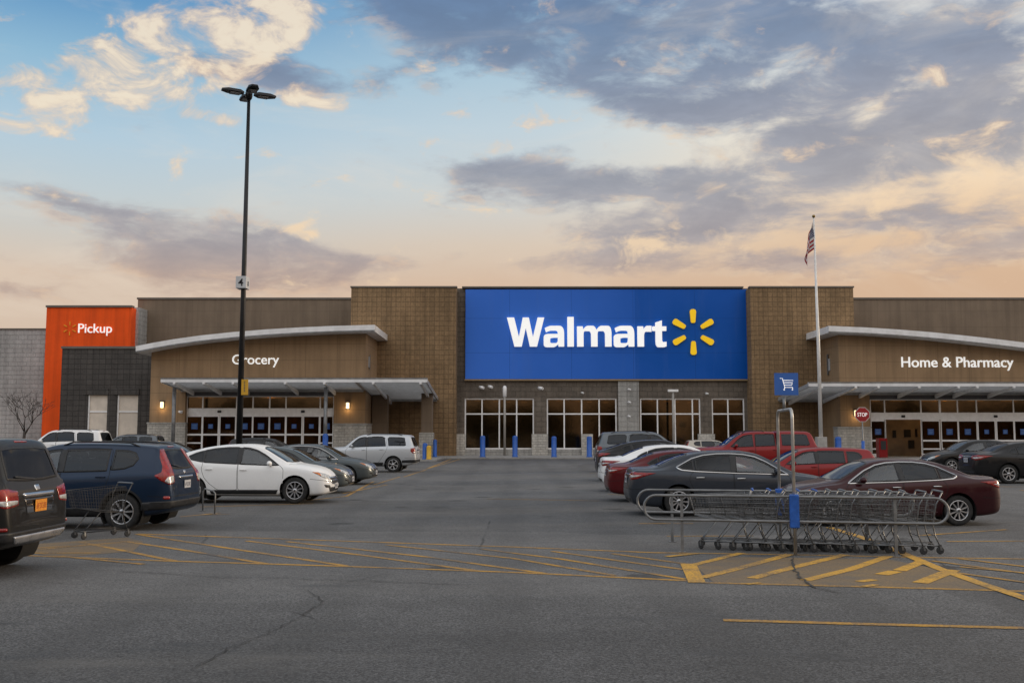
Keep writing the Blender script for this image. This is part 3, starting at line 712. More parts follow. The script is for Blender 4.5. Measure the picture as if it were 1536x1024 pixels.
class Body:
    def __init__(s, sp):
        s.sp = sp; s.L = sp['L']; W = sp.get('sw', 1)
        f = {k: pchip(sp[k]) for k in ('top', 'bot', 'w', 'belt', 'wtop')}
        xs = np.linspace(0, s.L, 4001)
        arr = np.stack([xs, f['top'](xs)*.9, f['w'](xs)*.9, f['bot'](xs)*.6], 1)
        dl = np.concatenate([[0], np.cumsum(np.linalg.norm(np.diff(arr, axis=0), axis=1))])
        N = int(dl[-1]/sp.get('step', .036)); X = np.interp(np.linspace(0, dl[-1], N), dl, xs)
        rings = []
        for x in X:
            zt, zb, w, wt = float(f['top'](x)), float(f['bot'](x)), float(f['w'](x)), float(f['wtop'](x))
            zl = min(float(f['belt'](x)), zt-.035); wt = min(wt, w-.03)
            cr = min(sp.get('crown', .055), .55*(zt-zl)); ze = zt-cr
            wb = max(w-.045, wt+.004)
            h = zl-zb
            P = np.array([(0, zb), (.55*w, zb), (.86*w, zb+.005), (.955*w, zb+min(.05, h*.15)), (.985*w, zb+.28*h), (w, zb+.52*h), (w*.998, zb+.70*h), (w-.012, zl-min(.07, h*.2)), (wb+.008, zl-.012), (wb-.004, zl+min(.02, .2*(ze-zl))),
                          (wb+(wt-wb)*.5+.012*min(1, (ze-zl)*3), zl+(ze-zl)*.52), (wt+.012*min(1, (ze-zl)*3), ze-min(.05, .25*(ze-zl))), (wt-.03, ze+cr*.42), (wt*.72, zt-cr*.20), (wt*.36, zt-cr*.02), (0, zt)])
            rings.append(bspline(P, 75))
        R_ = np.array(rings); n, k, _ = R_.shape
        left = np.concatenate([np.repeat(X[:, None, None], k, 1), R_], 2)          # x, y, z with y >= 0
        right = left[:, ::-1][:, 1:-1] * [1, -1, 1]
        V = np.concatenate([left, right], 1); m = V.shape[1]
        s.V = V.reshape(-1, 3).copy(); s.n, s.m = n, m
        F = []
        for i in range(n-1):
            for j in range(m):
                F.append((i*m+j, i*m+(j+1) % m, (i+1)*m+(j+1) % m, (i+1)*m+j))
        s.F = [tuple(q[::-1]) for q in F]
        for e, sg in ((0, -1), (n-1, 1)):            # rounded end caps
            c = V[e].mean(0); prev = [e*m+j for j in range(m)]
            for q in (.86, .66, .42, .18):
                base = len(s.V); ring = c+(V[e]-c)*q; ring[:, 0] += sg*.012*(1-q*q); s.V = np.vstack([s.V, ring]); cur = [base+j for j in range(m)]
                for j in range(m):
                    f = (prev[j], prev[(j+1) % m], cur[(j+1) % m], cur[j]); s.F.append(f if e == 0 else f[::-1])
                prev = cur
            s.V = np.vstack([s.V, c+np.array([sg*.013, 0, 0])]); k0 = len(s.V)-1
            for j in range(m):
                f = (prev[j], prev[(j+1) % m], k0); s.F.append(f if e == 0 else f[::-1])
        # make sure faces look outwards
        f0 = s.F[len(s.F)//2]; 
        s.bvh = BVHTree.FromPolygons([tuple(v) for v in s.V], s.F)
        h = s.bvh.ray_cast(Vector((s.L/2, 0, 9)), Vector((0, 0, -1)))
        if h[1].z < 0:
            s.F = [q[::-1] for q in s.F]; s.bvh = BVHTree.FromPolygons([tuple(v) for v in s.V], s.F)
        s.lab = np.zeros(len(s.F), int)
        s.cen = np.array([np.mean([s.V[i] for i in q], 0) for q in s.F])
        s.nz = None
    # ---- projection frames: (u, v) -> ray origin, direction
    def frame(s, view):
        W = s.sp['w']; L = s.L; q = .70710678
        wt = s.sp.get('wcorner', .84); wf = s.sp.get('wfcorner', .80)
        if view == 'side': return lambda u, v: (Vector((u, 4, v)), Vector((0, -1, 0)))
        if view == 'top': return lambda u, v: (Vector((u, v, 5)), Vector((0, 0, -1)))
        if view == 'rear': return lambda u, v: (Vector((-4, u, v)), Vector((1, 0, 0)))
        if view == 'front': return lambda u, v: (Vector((L+4, u, v)), Vector((-1, 0, 0)))
        if view == 'rc': return lambda u, v: (Vector((q*q*u-3*q, wt+q*q*u+3*q, v)), Vector((q, -q, 0)))
        if view == 'fc': return lambda u, v: (Vector((L-q*q*u+3*q, wf+q*q*u+3*q, v)), Vector((-q, -q, 0)))
    def hit(s, view, u, v):
        o, d = s.frame(view)(u, v); h = s.bvh.ray_cast(o, d)
        return (h[0], h[1]) if h[0] is not None else (None, None)
    def patch(s, view, poly, off=.004, skirt=.012, sp=.05, mb=None, mirror=False, both=False):
        mb = mb or MB(); b = dens(poly, sp); nb = len(b)
        P = np.array(b); mn, mx = P.min(0), P.max(0); pts = list(b)
        gx = np.arange(mn[0]+sp*.5, mx[0], sp); gz = np.arange(mn[1]+sp*.5, mx[1], sp)
        if len(gx) and len(gz):
            A, B = np.meshgrid(gx, gz); A, B = A.ravel(), B.ravel(); ok = inpoly(A, B, poly)
            for u, v in zip(A[ok], B[ok]):
                if nearest((u, v), poly)[0] > sp*.3: pts.append((u, v))
        r = delaunay_2d_cdt([Vector(p) for p in pts], [], [list(range(nb))], 1, 1e-6)
        vs, fs = r[0], r[2]
        hits = [s.hit(view, v[0], v[1]) for v in vs]
        fs = [f for f in fs if all(hits[i][0] is not None for i in f)]
        if not fs: return mb
        pos = [(h[0]+h[1]*off if h[0] is not None else Vector((0,0,0))) for h in hits]
        # orientation
        a, b_, c = (pos[i] for i in fs[0]); want = hits[fs[0][0]][1]
        if (b_-a).cross(c-a).dot(want) < 0: fs = [tuple(reversed(f)) for f in fs]
        verts = list(pos); faces = [tuple(f) for f in fs]
        if skirt:
            cnt = {}
            for f in faces:
                for i in range(len(f)): cnt[(f[i], f[(i+1) % len(f)])] = 1
            low = {}
            for (i, j) in list(cnt):
                if (j, i) not in cnt:
                    for k in (i, j):
                        if k not in low: low[k] = len(verts); verts.append(pos[k]-hits[k][1]*(skirt+off))
                    faces.append((j, i, low[i], low[j]))
        for sg in ((1, -1) if both else ((-1,) if mirror else (1,))):
            if sg == 1: mb.add(verts, faces, True)
            else: mb.add([(v[0], -v[1], v[2]) for v in verts], [tuple(reversed(f)) for f in faces], True)
        return mb
    def ring(s, view, poly, out, inn, off=.004, mb=None, mirror=False, closed=True, sp=.04):
        mb = mb or MB(); b = dens(poly, sp)
        A, B = offset_poly(b, out), offset_poly(b, -inn)
        ha = [s.hit(view, *p) for p in A]; hb = [s.hit(view, *p) for p in B]; n = len(b)
        verts, faces = [], []
        for i in range(n):
            for h in (ha[i], hb[i]):
                verts.append(h[0]+h[1]*off if h[0] is not None else None)
        for i in range(n):      # outer rim down to the surface
            verts.append(ha[i][0]-ha[i][1]*.006 if ha[i][0] is not None else None)
        for i in range(n if closed else n-1):
            j = (i+1) % n; q = (2*i, 2*j, 2*j+1, 2*i+1)
            if any(verts[k] is None for k in q): continue
            a, b_, c = verts[q[0]], verts[q[1]], verts[q[2]]; nn = ha[i][1]
            fl = (b_-a).cross(c-a).dot(nn) < 0
            faces.append(q[::-1] if fl else q)
            q2 = (2*i, 2*n+i, 2*n+j, 2*j)
            if all(verts[k] is not None for k in q2): faces.append(q2[::-1] if fl else q2)
        verts = [v if v is not None else Vector((0,0,.5)) for v in verts]
        if mirror: mb.add([(v[0], -v[1], v[2]) for v in verts], [f[::-1] for f in faces], True)
        else: mb.add(verts, faces, True)
        return mb
    def strip(s, view, line, wd=.009, off=.0015, mb=None, mirror=False):
        mb = mb or MB(); b = dens(line, .04, False); P = np.array(b)
        T = np.gradient(P, axis=0); T /= np.linalg.norm(T, axis=1)[:, None]+1e-9; N = np.stack([-T[:, 1], T[:, 0]], 1)*wd/2
        verts, faces, ok = [], [], []
        for p, n in zip(P, N):
            for q in (p+n, p-n):
                h = s.hit(view, *q); ok.append(h[0] is not None)
                verts.append(h[0]+h[1]*off if h[0] is not None else Vector((0,0,.5)))
                nn = h[1]
        for i in range(len(P)-1):
            q = (2*i, 2*i+1, 2*i+3, 2*i+2)
            if all(ok[k] for k in q):
                a, b_, c = (verts[k] for k in q[:3]); h = s.hit(view, *P[i])
                fl = h[1] is not None and (b_-a).cross(c-a).dot(h[1]) < 0
                faces.append(q[::-1] if fl else q)
        if mirror: mb.add([(v[0], -v[1], v[2]) for v in verts], [f[::-1] for f in faces], True)
        else: mb.add(verts, faces, True)
        return mb
    def region(s, view, poly, label, only=None):
        """label the faces inside a polygon (label -1 removes them) and pull the border vertices onto it"""
        c = s.cen; P = np.array(poly)
        if view == 'side': u, v, m = c[:, 0], c[:, 2], np.abs(c[:, 1]) > .42
        elif view == 'top': u, v, m = c[:, 0], c[:, 1], c[:, 2] > s.sp['L']*0+.75
        elif view == 'rear': u, v, m = c[:, 1], c[:, 2], c[:, 0] < s.sp.get('rearcut', .6)
        ins = inpoly(u, v, poly) & m & (s.lab != -1)
        if only is not None: ins &= only
        s.lab[ins] = label
        ax = {'side': (0, 2), 'top': (0, 1), 'rear': (1, 2)}[view]
        edge = {}
        for i in np.nonzero(ins)[0]:
            for k in s.F[i]: edge.setdefault(k, [0, 0])[0] += 1
        for i in np.nonzero(~ins & (np.abs(u-P[:, 0].mean()) < np.ptp(P[:, 0])) )[0]:
            for k in s.F[i]:
                if k in edge: edge[k][1] += 1
        for k, (a, b) in edge.items():
            if b == 0: continue
            p = s.V[k]; d, q = nearest((p[ax[0]], p[ax[1]]), poly)
            if d < .045:
                if view == 'side':
                    h = s.bvh.ray_cast(Vector((q[0], 4 if p[1] > 0 else -4, q[1])), Vector((0, -1 if p[1] > 0 else 1, 0)))
                elif view == 'top': h = s.bvh.ray_cast(Vector((q[0], q[1], 5)), Vector((0, 0, -1)))
                else: h = s.bvh.ray_cast(Vector((-4, q[0], q[1])), Vector((1, 0, 0)))
                if h[0] is not None and (h[0]-Vector(p)).length < .12: s.V[k] = h[0]
    def take(s, label, side=None):
        mb = MB(); idx = np.nonzero(s.lab == label)[0]
        if side: idx = [i for i in idx if s.cen[i][1]*side > 0]
        mp = {}; vs = []; fs = []
        for i in idx:
            f = []
            for k in s.F[i]:
                if k not in mp: mp[k] = len(vs); vs.append(tuple(s.V[k]))
                f.append(mp[k])
            fs.append(tuple(f))
        return mb.add(vs, fs, True)

# ---- vehicle materials
def paint(name, col, metal=.35, rough=.38, dirt=.11, coat=.42):
    m, t = newmat(name); co = objco(t); c = (*col, 1)
    sp = t.node('ShaderNodeSeparateXYZ', {0: co})
    n = t.noise(co, 2.2, 6, .65); fl = t.noise(co, 400, 2)
    low = t.step(sp.outputs[2], .75, .22)
    d = t.m('MULTIPLY', t.m('ADD', t.m('MULTIPLY', low, .55), .12), t.step(n, .3, .75), clamp=True)
    cc = t.mix(t.m('MULTIPLY', d, dirt), c, (.075, .068, .060, 1))
    k = t.step(fl, .3, .7, .92, 1.1); cc = t.mix(1, cc, t.node('ShaderNodeCombineColor', {0: k, 1: k, 2: k}).outputs[0], 'MULTIPLY')
    b = principled(t, Base_Color=cc, Metallic=metal, Roughness=t.m('ADD', rough, t.m('MULTIPLY', d, .3)))
    b.inputs['Specular IOR Level'].default_value = .22
    b.inputs['Coat Weight'].default_value = coat; t.l.new(t.step(d, 0, 1, .02, .18), b.inputs['Coat Roughness'])
    return m
PAINT = dict(charcoal=paint('charcoal_paint', (.036, .043, .056), .5), navy=paint('navy_paint', (.009, .023, .052), .4), white=paint('white_paint', (.84, .84, .83), 0, .4, .2),
             silver=paint('silver_paint', (.52, .54, .56), .5), grey=paint('grey_paint', (.13, .145, .16), .5), red=paint('red_paint', (.22, .003, .005), .15), maroon=paint('maroon_paint', (.034, .003, .006), .3),
             darkred=paint('dark_red_paint', (.095, .004, .007), .3), black=paint('black_paint', (.006, .006, .007), .1), slate=paint('slate_green_paint', (.085, .10, .105), .5), bronze=paint('graphite_paint', (.014, .0135, .013), .35),
             beige=paint('beige_paint', (.45, .42, .36), .3))
V_glass = glassmat('car_glass', (.50, .52, .52), (.82, .86, .9), .06)
V_priv = glassmat('privacy_glass', (.08, .083, .088), (.55, .58, .62), .03)
V_chrome = plain('chrome', (.62, .62, .62), .14, 1, .05, 4)
V_alloy = plain('alloy', (.50, .50, .51), .30, .8, .08, 6)
V_trim = plain('black_trim', (.014, .014, .015), .5, 0, .2, 12)
V_seam = plain('panel_gap', (.004, .004, .004), .8, 0, .1, 12)
V_seat = plain('seat_fabric', (.17, .16, .15), .85, 0, .2, 8)
V_under = plain('underbody', (.010, .010, .010), .85, 0, .2, 4)
def tyremat():
    m, t = newmat('tyre_rubber'); co = objco(t); n = t.noise(co, 9, 5)
    principled(t, Base_Color=t.mix(t.step(n, .4, .75), (.013, .013, .013, 1), (.035, .033, .03, 1)), Roughness=.82); return m
V_tyre = tyremat()
def lensmat(name, col, glow=0, seg=26):
    m, t = newmat(name); co = objco(t)
    sp = t.node('ShaderNodeSeparateXYZ', {0: co})
    w = t.node('ShaderNodeTexWave', {'Vector': co, 'Scale': seg, 'Distortion': .3}, wave_type='BANDS', bands_direction='Z').outputs[1]
    n = t.noise(co, 14, 3); k = t.m('MULTIPLY', t.step(w, 0, 1, .62, 1.15), t.step(n, .3, .7, .65, 1.25))
    cc = t.mix(1, (*col, 1), t.node('ShaderNodeCombineColor', {0: k, 1: k, 2: k}).outputs[0], 'MULTIPLY')
    b = principled(t, Base_Color=cc, Roughness=.22, Metallic=.1); b.inputs['Coat Weight'].default_value = .6; b.inputs['Coat Roughness'].default_value = .02
    return m
V_red = lensmat('red_lens', (.30, .006, .004)); V_clear = lensmat('clear_lens', (.62, .62, .60)); V_amber = lensmat('amber_lens', (.80, .22, .02))
V_plate = plain('plate_white', (.55, .56, .58), .45, .2, .1, 20); V_plateo = plain('plate_orange', (.78, .30, .03), .45, .1, .15, 30); V_plt = plain('plate_print', (.05, .06, .12), .5)
V_plto = plain('plate_print_red', (.40, .05, .02), .5)

def wheel_meshes(r, wd, style, key):
    """meshes with the axle along y, outer face towards +y"""
    M = Matrix.Rotation(R(-90), 4, 'X')           # z -> y
    rr = r*style.get('rr', .66)
    ty = MB().lathe([(rr+.004, -wd/2+.01), (r*.83, -wd/2), (r*.95, -wd/2+.012), (r*.99, -wd/2+.035), (r, -wd/2+.06), (r*1.002, 0), (r, wd/2-.06), (r*.99, wd/2-.035), (r*.95, wd/2-.012), (r*.83, wd/2), (rr+.004, wd/2-.012)], 40, M, True, False)
    for k in range(-2, 3):                         # tread grooves as dark ribs are too small: one raised shoulder bead instead
        pass
    rm = MB().lathe([(rr+.008, wd/2-.016), (rr-.004, wd/2-.006), (rr-.016, wd/2-.012), (rr-.022, wd/2-.05), (rr-.03, -wd/2+.03)], 40, M, True, False)
    n = style['n']; tw = style.get('twin', 0)
    for k in range(n):
        for sgn in ((-1, 1) if tw else (0,)):
            a = 2*math.pi*k/n+sgn*tw
            a0 = 2*math.pi*k/n+sgn*tw*.35
            u0 = Vector((math.cos(a0), 0, math.sin(a0))); u1 = Vector((math.cos(a), 0, math.sin(a)))
            p0 = u0*rr*.20+Vector((0, wd/2-.030, 0)); p1 = u1*(rr-.012)+Vector((0, wd/2-.022, 0))
            d = p1-p0; t_ = Vector((0, 1, 0)).cross(d).normalized(); w0, w1 = style['w0']*r, style['w1']*r
            vs = []
            for p, w_, y in ((p0, w0, .012), (p1, w1, .010)):
                for e, q in ((-1, -1), (1, -1), (.7, 1), (-.7, 1)):
                    vs.append(p+t_*w_*e+Vector((0, q*y, 0)))
            rm.add(vs, [(0,1,5,4), (1,2,6,5), (2,3,7,6), (3,0,4,7), (4,5,6,7), (3,2,1,0)])
    rm.lathe([(rr*.27, wd/2-.05), (rr*.27, wd/2-.022), (rr*.20, wd/2-.010), (0, wd/2-.008)], 20, M)
    hub = MB().lathe([(0, wd/2-.085), (rr*.70, wd/2-.085), (rr*.70, wd/2-.095), (0, wd/2-.096)], 28, M)
    hub.lathe([(rr-.03, -wd/2+.028), (0, -wd/2+.026)], 24, M)
    lug = MB().lathe([(rr*.105, wd/2-.0085), (rr*.085, wd/2-.003), (0, wd/2-.002)], 14, M)
    return ty.mesh('tyre'), rm.mesh('rim'), hub.mesh('brake_disc'), lug.mesh('hub_cap')

def shift(mb, dx):
    mb.v = [(x-dx, y, z) for x, y, z in mb.v]; return mb
class CarType:
    """all the meshes of one kind of vehicle; parts = (name, mesh, material key, parent index or None, location)"""
    def __init__(s, sp):
        s.sp = sp; s.parts = []; B = s.B = Body(sp); L = sp['L']; s.dx = L/2
        r, ra = sp['r'], sp.get('ra', sp['r']+.055)
        arches = []
        for xw in (sp['xr'], sp['xf']):
            c = [(xw+ra*math.cos(2*math.pi*k/48), r+.01+ra*math.sin(2*math.pi*k/48)) for k in range(48)]; arches.append((xw, c)); B.region('side', c, -1)
        for nm, view, poly, *rest in sp['glass']:
            B.region(view, poly, -1)
        doors = [rounded(d, .06) for d in sp['doors']]
        for i, d in enumerate(doors): B.region('side', d, i+1, B.lab == 0)
        body = B.take(0); body.cur = 1; s.add('body', body, ('paint', 'seam'), hold=True)
        dm = {}
        for i, d in enumerate(doors):
            for sd in (1, -1): dm[(i, sd)] = s.add('door', B.take(i+1, sd), 'paint')
        # glass
        frit = sp.get('frit', .022); chrome = sp.get('chrome_dlo')
        for nm, view, poly, *rest in sp['glass']:
            gk = rest[0] if rest else 'glass'; di = rest[1] if len(rest) > 1 else None
            for sd in ((1, -1) if view == 'side' else (1,)):
                par = dm[(di, sd)] if di is not None else None
                s.add('window' if view == 'side' else nm, B.patch(view, offset_poly(dens(poly, .06), .004), -.003, 0, .07, mirror=sd < 0), gk, par)
                s.add('window_seal', B.ring(view, poly, .012, frit, .003, mirror=sd < 0), 'trim', par)
        for poly in sp.get('pillars', ()):
            for sd in (1, -1): s.add('pillar_cover', B.patch('side', poly, .004, .008, mirror=sd < 0), 'trim')
        if chrome:
            for sd in (1, -1): s.add('window_moulding', B.ring('side', chrome, .020, .004, .008, mirror=sd < 0, closed=sp.get('dlo_closed', True)), 'chrome')
        # seams
        sm = body
        for d in doors:
            for sd in (0, 1): B.strip('side', d+[d[0]], .010, .0012, sm, mirror=bool(sd))
        for view, line in sp.get('seams', ()):
            B.strip(view, line, .010, .0012, sm)
            if view in ('side', 'rc', 'fc'): B.strip(view, line, .010, .0012, sm, mirror=True)
        s.parts[0] = ('body', shift(body, s.dx).mesh('body'), ('paint', 'seam'), None)
        # handles
        for i, (hx, hz) in enumerate(sp.get('handles', ())):
            for sd in (1, -1):
                h, nn = B.hit('side', hx, hz); mb = MB()
                y = h.y+.012
                mb.path([(hx-.10, (y-.014), hz-.003), (hx-.085, y+.012, hz), (hx, y+.02, hz+.004), (hx+.085, y+.012, hz+.002), (hx+.10, y-.014, hz)], [.010, .013, .014, .013, .010], 8)
                if sd < 0: mb.v = [(a, -b, c) for a, b, c in mb.v]; mb.f = [f[::-1] for f in mb.f]
                s.add('handle', mb, sp.get('handle_mat', 'paint'), dm.get((i, sd)))
        # lights and face
        for nm, view, poly, mk, off in sp.get('fit', ()):
            pl = rounded(poly, .03, 3)
            if view in ('side', 'rc', 'fc'):
                for sd in (1, -1): s.add(nm, B.patch(view, pl, off, .014, .035, mirror=sd < 0), mk)
            else: s.add(nm, B.patch(view, pl, off, .014, .04), mk)
        for nm, view, poly, out, inn, mk, off in sp.get('rings', ()):
            s.add(nm, B.ring(view, rounded(poly, .05), out, inn, off), mk)
        # wheel arch lips and wells
        for xw, c in arches:
            up = [p for p in c if p[1] > r*.62]
            up.sort(key=lambda p: math.atan2(p[1]-r, p[0]-xw) if True else 0)
            line = [(xw+(ra+.012)*math.cos(R(a)), r+.01+(ra+.012)*math.sin(R(a))) for a in range(-14, 195, 6)]
            for sd in (1, -1):
                mb = B.strip('side', line, .040, .010, None, mirror=sd < 0)
                s.add('wheel_arch', mb, sp.get('arch_mat', 'paint'))
            for sd in (1, -1):
                well = MB()
                pr = [(xw+(ra+.004)*math.cos(R(a)), r+.01+(ra+.004)*math.sin(R(a))) for a in range(-35, 216, 10)]
                h, _ = B.hit('side', xw, r+ra+.05); yo = (h.y if h else .85)-.012; n = len(pr)
                vs = [(x, sd*yo, z) for x, z in pr]+[(x, sd*.46, z) for x, z in pr]
                fs = [(i, i+1, n+i+1, n+i) for i in range(n-1)]+[tuple(range(n, 2*n))]
                well.add(vs, fs); s.add('wheel_well', well, 'under')
        zb = float(pchip(sp['bot'])(L/2))
        ub = MB().box(1.0, L-.9, -.56, .56, zb-.02, zb+.03).box(sp['xr']-.05, sp['xr']+.05, -.7, .7, r-.05, r+.05).box(sp['xf']-.05, sp['xf']+.05, -.7, .7, r-.05, r+.05)
        s.add('underbody', ub, 'under')
        # cabin
        ht = max(p[1] for p in sp['top']); zf = zb+.12; bl = float(pchip(sp['belt'])(sp['seat'][0])); cab = MB()
        cab.box(sp['seat'][-1]-.6, sp['seat'][0]+1.1, -.70, .70, zf-.02, zf+.03); s.add('cabin_floor', cab, 'seat')
        for i, sx in enumerate(sp['seat']):
            for sy in ((-.38, .38) if i == 0 else (0,)):
                w_ = .24 if i == 0 else .62; zs = bl-.38; cab = MB()
                cab.obox((sx+.22, sy, zs), (.26, 0, .03), (0, w_, 0), (-.01, 0, .08))
                cab.obox((sx-.10, sy, zs+.36), (.055, 0, .012), (0, w_*.95, 0), (-.075, 0, .31))
                for hy in ((0,) if i == 0 else (-.40, .40)): cab.sphere((sx-.20, sy+hy, min(zs+.80, ht-.22)), (.05, .13, .09), 10, 6)
                s.add('seat', cab, 'seat')
        s.add('dashboard', MB().box(sp['seat'][0]+.72, sp['seat'][0]+1.05, -.68, .68, bl-.30, bl-.02), 'under')
        cw = Vector((sp['seat'][0]+.62, .38, bl+.0)); s.add('steering_wheel', MB().path([cw+Vector((.07*math.sin(a)*.4, .18*math.cos(a), .17*math.sin(a))) for a in np.linspace(0, 2*math.pi, 18, False)], .016, 6, closed=True), 'under')
        # mirrors
        mx, mz = sp['mirror']
        for sd in (1, -1):
            h, _ = B.hit('side', mx, mz-.06); y = h.y
            mb = MB().sphere((mx, y+.13, mz+.01), (.075, .105, .072), 14, 9); mb.v = [(x if x > mx-.045 else mx-.045, b, c) for x, b, c in mb.v]
            mb.path([(mx+.01, y-.03, mz-.05), (mx, y+.06, mz-.035)], [.03, .024], 6)
            if sd < 0: mb.v = [(a, -b, c) for a, b, c in mb.v]; mb.f = [f[::-1] for f in mb.f]
            s.add('mirror', mb, sp.get('mirror_mat', 'paint'))
        # plates
        for view, yc, zc, mk, pk in sp.get('plates', ()):
            x = -4 if view == 'rear' else L+4
            h, nn = B.hit(view, yc, zc); d = -1 if view == 'rear' else 1
            hh = [B.hit(view, yc+a, zc+b)[0].x for a in (-.15, 0, .15) for b in (-.07, .07)]
            xp = (min(hh) if d < 0 else max(hh))+d*.008
            i = s.add('license_plate', MB().box(xp, xp+d*.006, yc-.155, yc+.155, zc-.078, zc+.078), mk)
            g = MB(); q = random.Random(3); x2 = xp+d*.006
            for k in range(6):
                cx = yc-.115+k*.046; ha = .035
                for z0_, z1_ in ((-ha, -ha+.012), (-.006, .006), (ha-.012, ha)):
                    if q.random() < .7: g.box(x2, x2+d*.002, cx-.014, cx+.014, zc+z0_-.005, zc+z1_-.005)
                g.box(x2, x2+d*.002, cx+(-.014 if k % 2 else .005), cx+(-.005 if k % 2 else .014), zc-ha, zc+ha-.005)
            s.add('plate_print', g, pk, i)
        if sp.get('rails'):
            x0, x1, yy = sp['rails']
            for sd in (1, -1):
                pts = []
                for k in range(9):
                    x = x0+(x1-x0)*k/8; h, _ = B.hit('top', x, yy); pts.append(h+Vector((0, sd*yy-yy, .055 if 0 < k < 8 else -.005)))
                s.add('roof_rail', MB().path(pts, .017, 8), sp.get('rail_mat', 'trim'))
        for nm, fn, mk in sp.get('extra', ()): s.add(nm, fn(B), mk)
        s.wheels = wheel_meshes(r, sp.get('tw', .225), sp['rim'], sp)
        zt = float(B.hit('side', sp['xr'], r+ra+.06)[0].y); zt2 = float(B.hit('side', sp['xf'], r+ra+.06)[0].y)
        s.wy = (zt-sp.get('tw', .225)/2-.022, zt2-sp.get('tw', .225)/2-.022)
    def add(s, name, mb, mk, parent=None, hold=False):
        if not mb.f: return None
        if hold: s.parts.append(None); return len(s.parts)-1
        s.parts.append((name, shift(mb, s.dx).mesh(name), mk, parent)); return len(s.parts)-1
KEYMAT = dict(glass=V_glass, privacy=V_priv, trim=V_trim, gloss=plain('gloss_black', (.010, .010, .011), .12, 0, .1, 10, coat=1), chrome=V_chrome, seam=V_seam, red=V_red, clear=V_clear, amber=V_amber, seat=V_seat, under=V_under,
              plate=V_plate, plateo=V_plateo, print=V_plt, printo=V_plto, alloy=V_alloy)
TYPES = {}
def place_car(typ, name, pnt, xy, heading, label, cat='car', group=None, over=None, rimmat=None, scale=1, dark=False):
    if typ not in TYPES: TYPES[typ] = CarType(SPECS[typ])
    T = TYPES[typ]; sp = T.sp; root = thing(name, label, cat, (xy[0], xy[1], .004), group); root.rotation_euler.z = heading
    root.scale = (scale, scale, scale)
    over = over or {}; made = []
    for nm, me, mk, par in T.parts:
        o = bpy.data.objects.new(nm, me); C.objects.link(o); made.append(o)
        o.parent = made[par] if par is not None else root
        mk = over.get(nm, mk)
        if dark and nm == 'window': mk = 'privacy'
        for q, kk in enumerate(mk if isinstance(mk, tuple) else (mk,)):
            m = PAINT[pnt] if kk == 'paint' else KEYMAT[kk]
            if len(me.materials) <= q: me.materials.append(None)
            o.material_slots[q].link = 'OBJECT'; o.material_slots[q].material = m
    for k, (xw, wy) in enumerate(((sp['xr'], T.wy[0]), (sp['xf'], T.wy[1]))):
        for sd in (1, -1):
            w = empty_part('wheel', root); w.location = (xw-T.dx, sd*wy, sp['r']); spin = rng.uniform(0, 6.28)
            w.rotation_euler = (0, spin, 0 if sd > 0 else math.pi)
            for nm, me, m in zip(('tyre', 'rim', 'brake_disc', 'hub_cap'), T.wheels, (V_tyre, rimmat or V_alloy, V_under, V_trim)):
                o = bpy.data.objects.new(nm, me); C.objects.link(o); o.parent = w
                if not me.materials: me.materials.append(None)
                o.material_slots[0].link = 'OBJECT'; o.material_slots[0].material = m
    return root

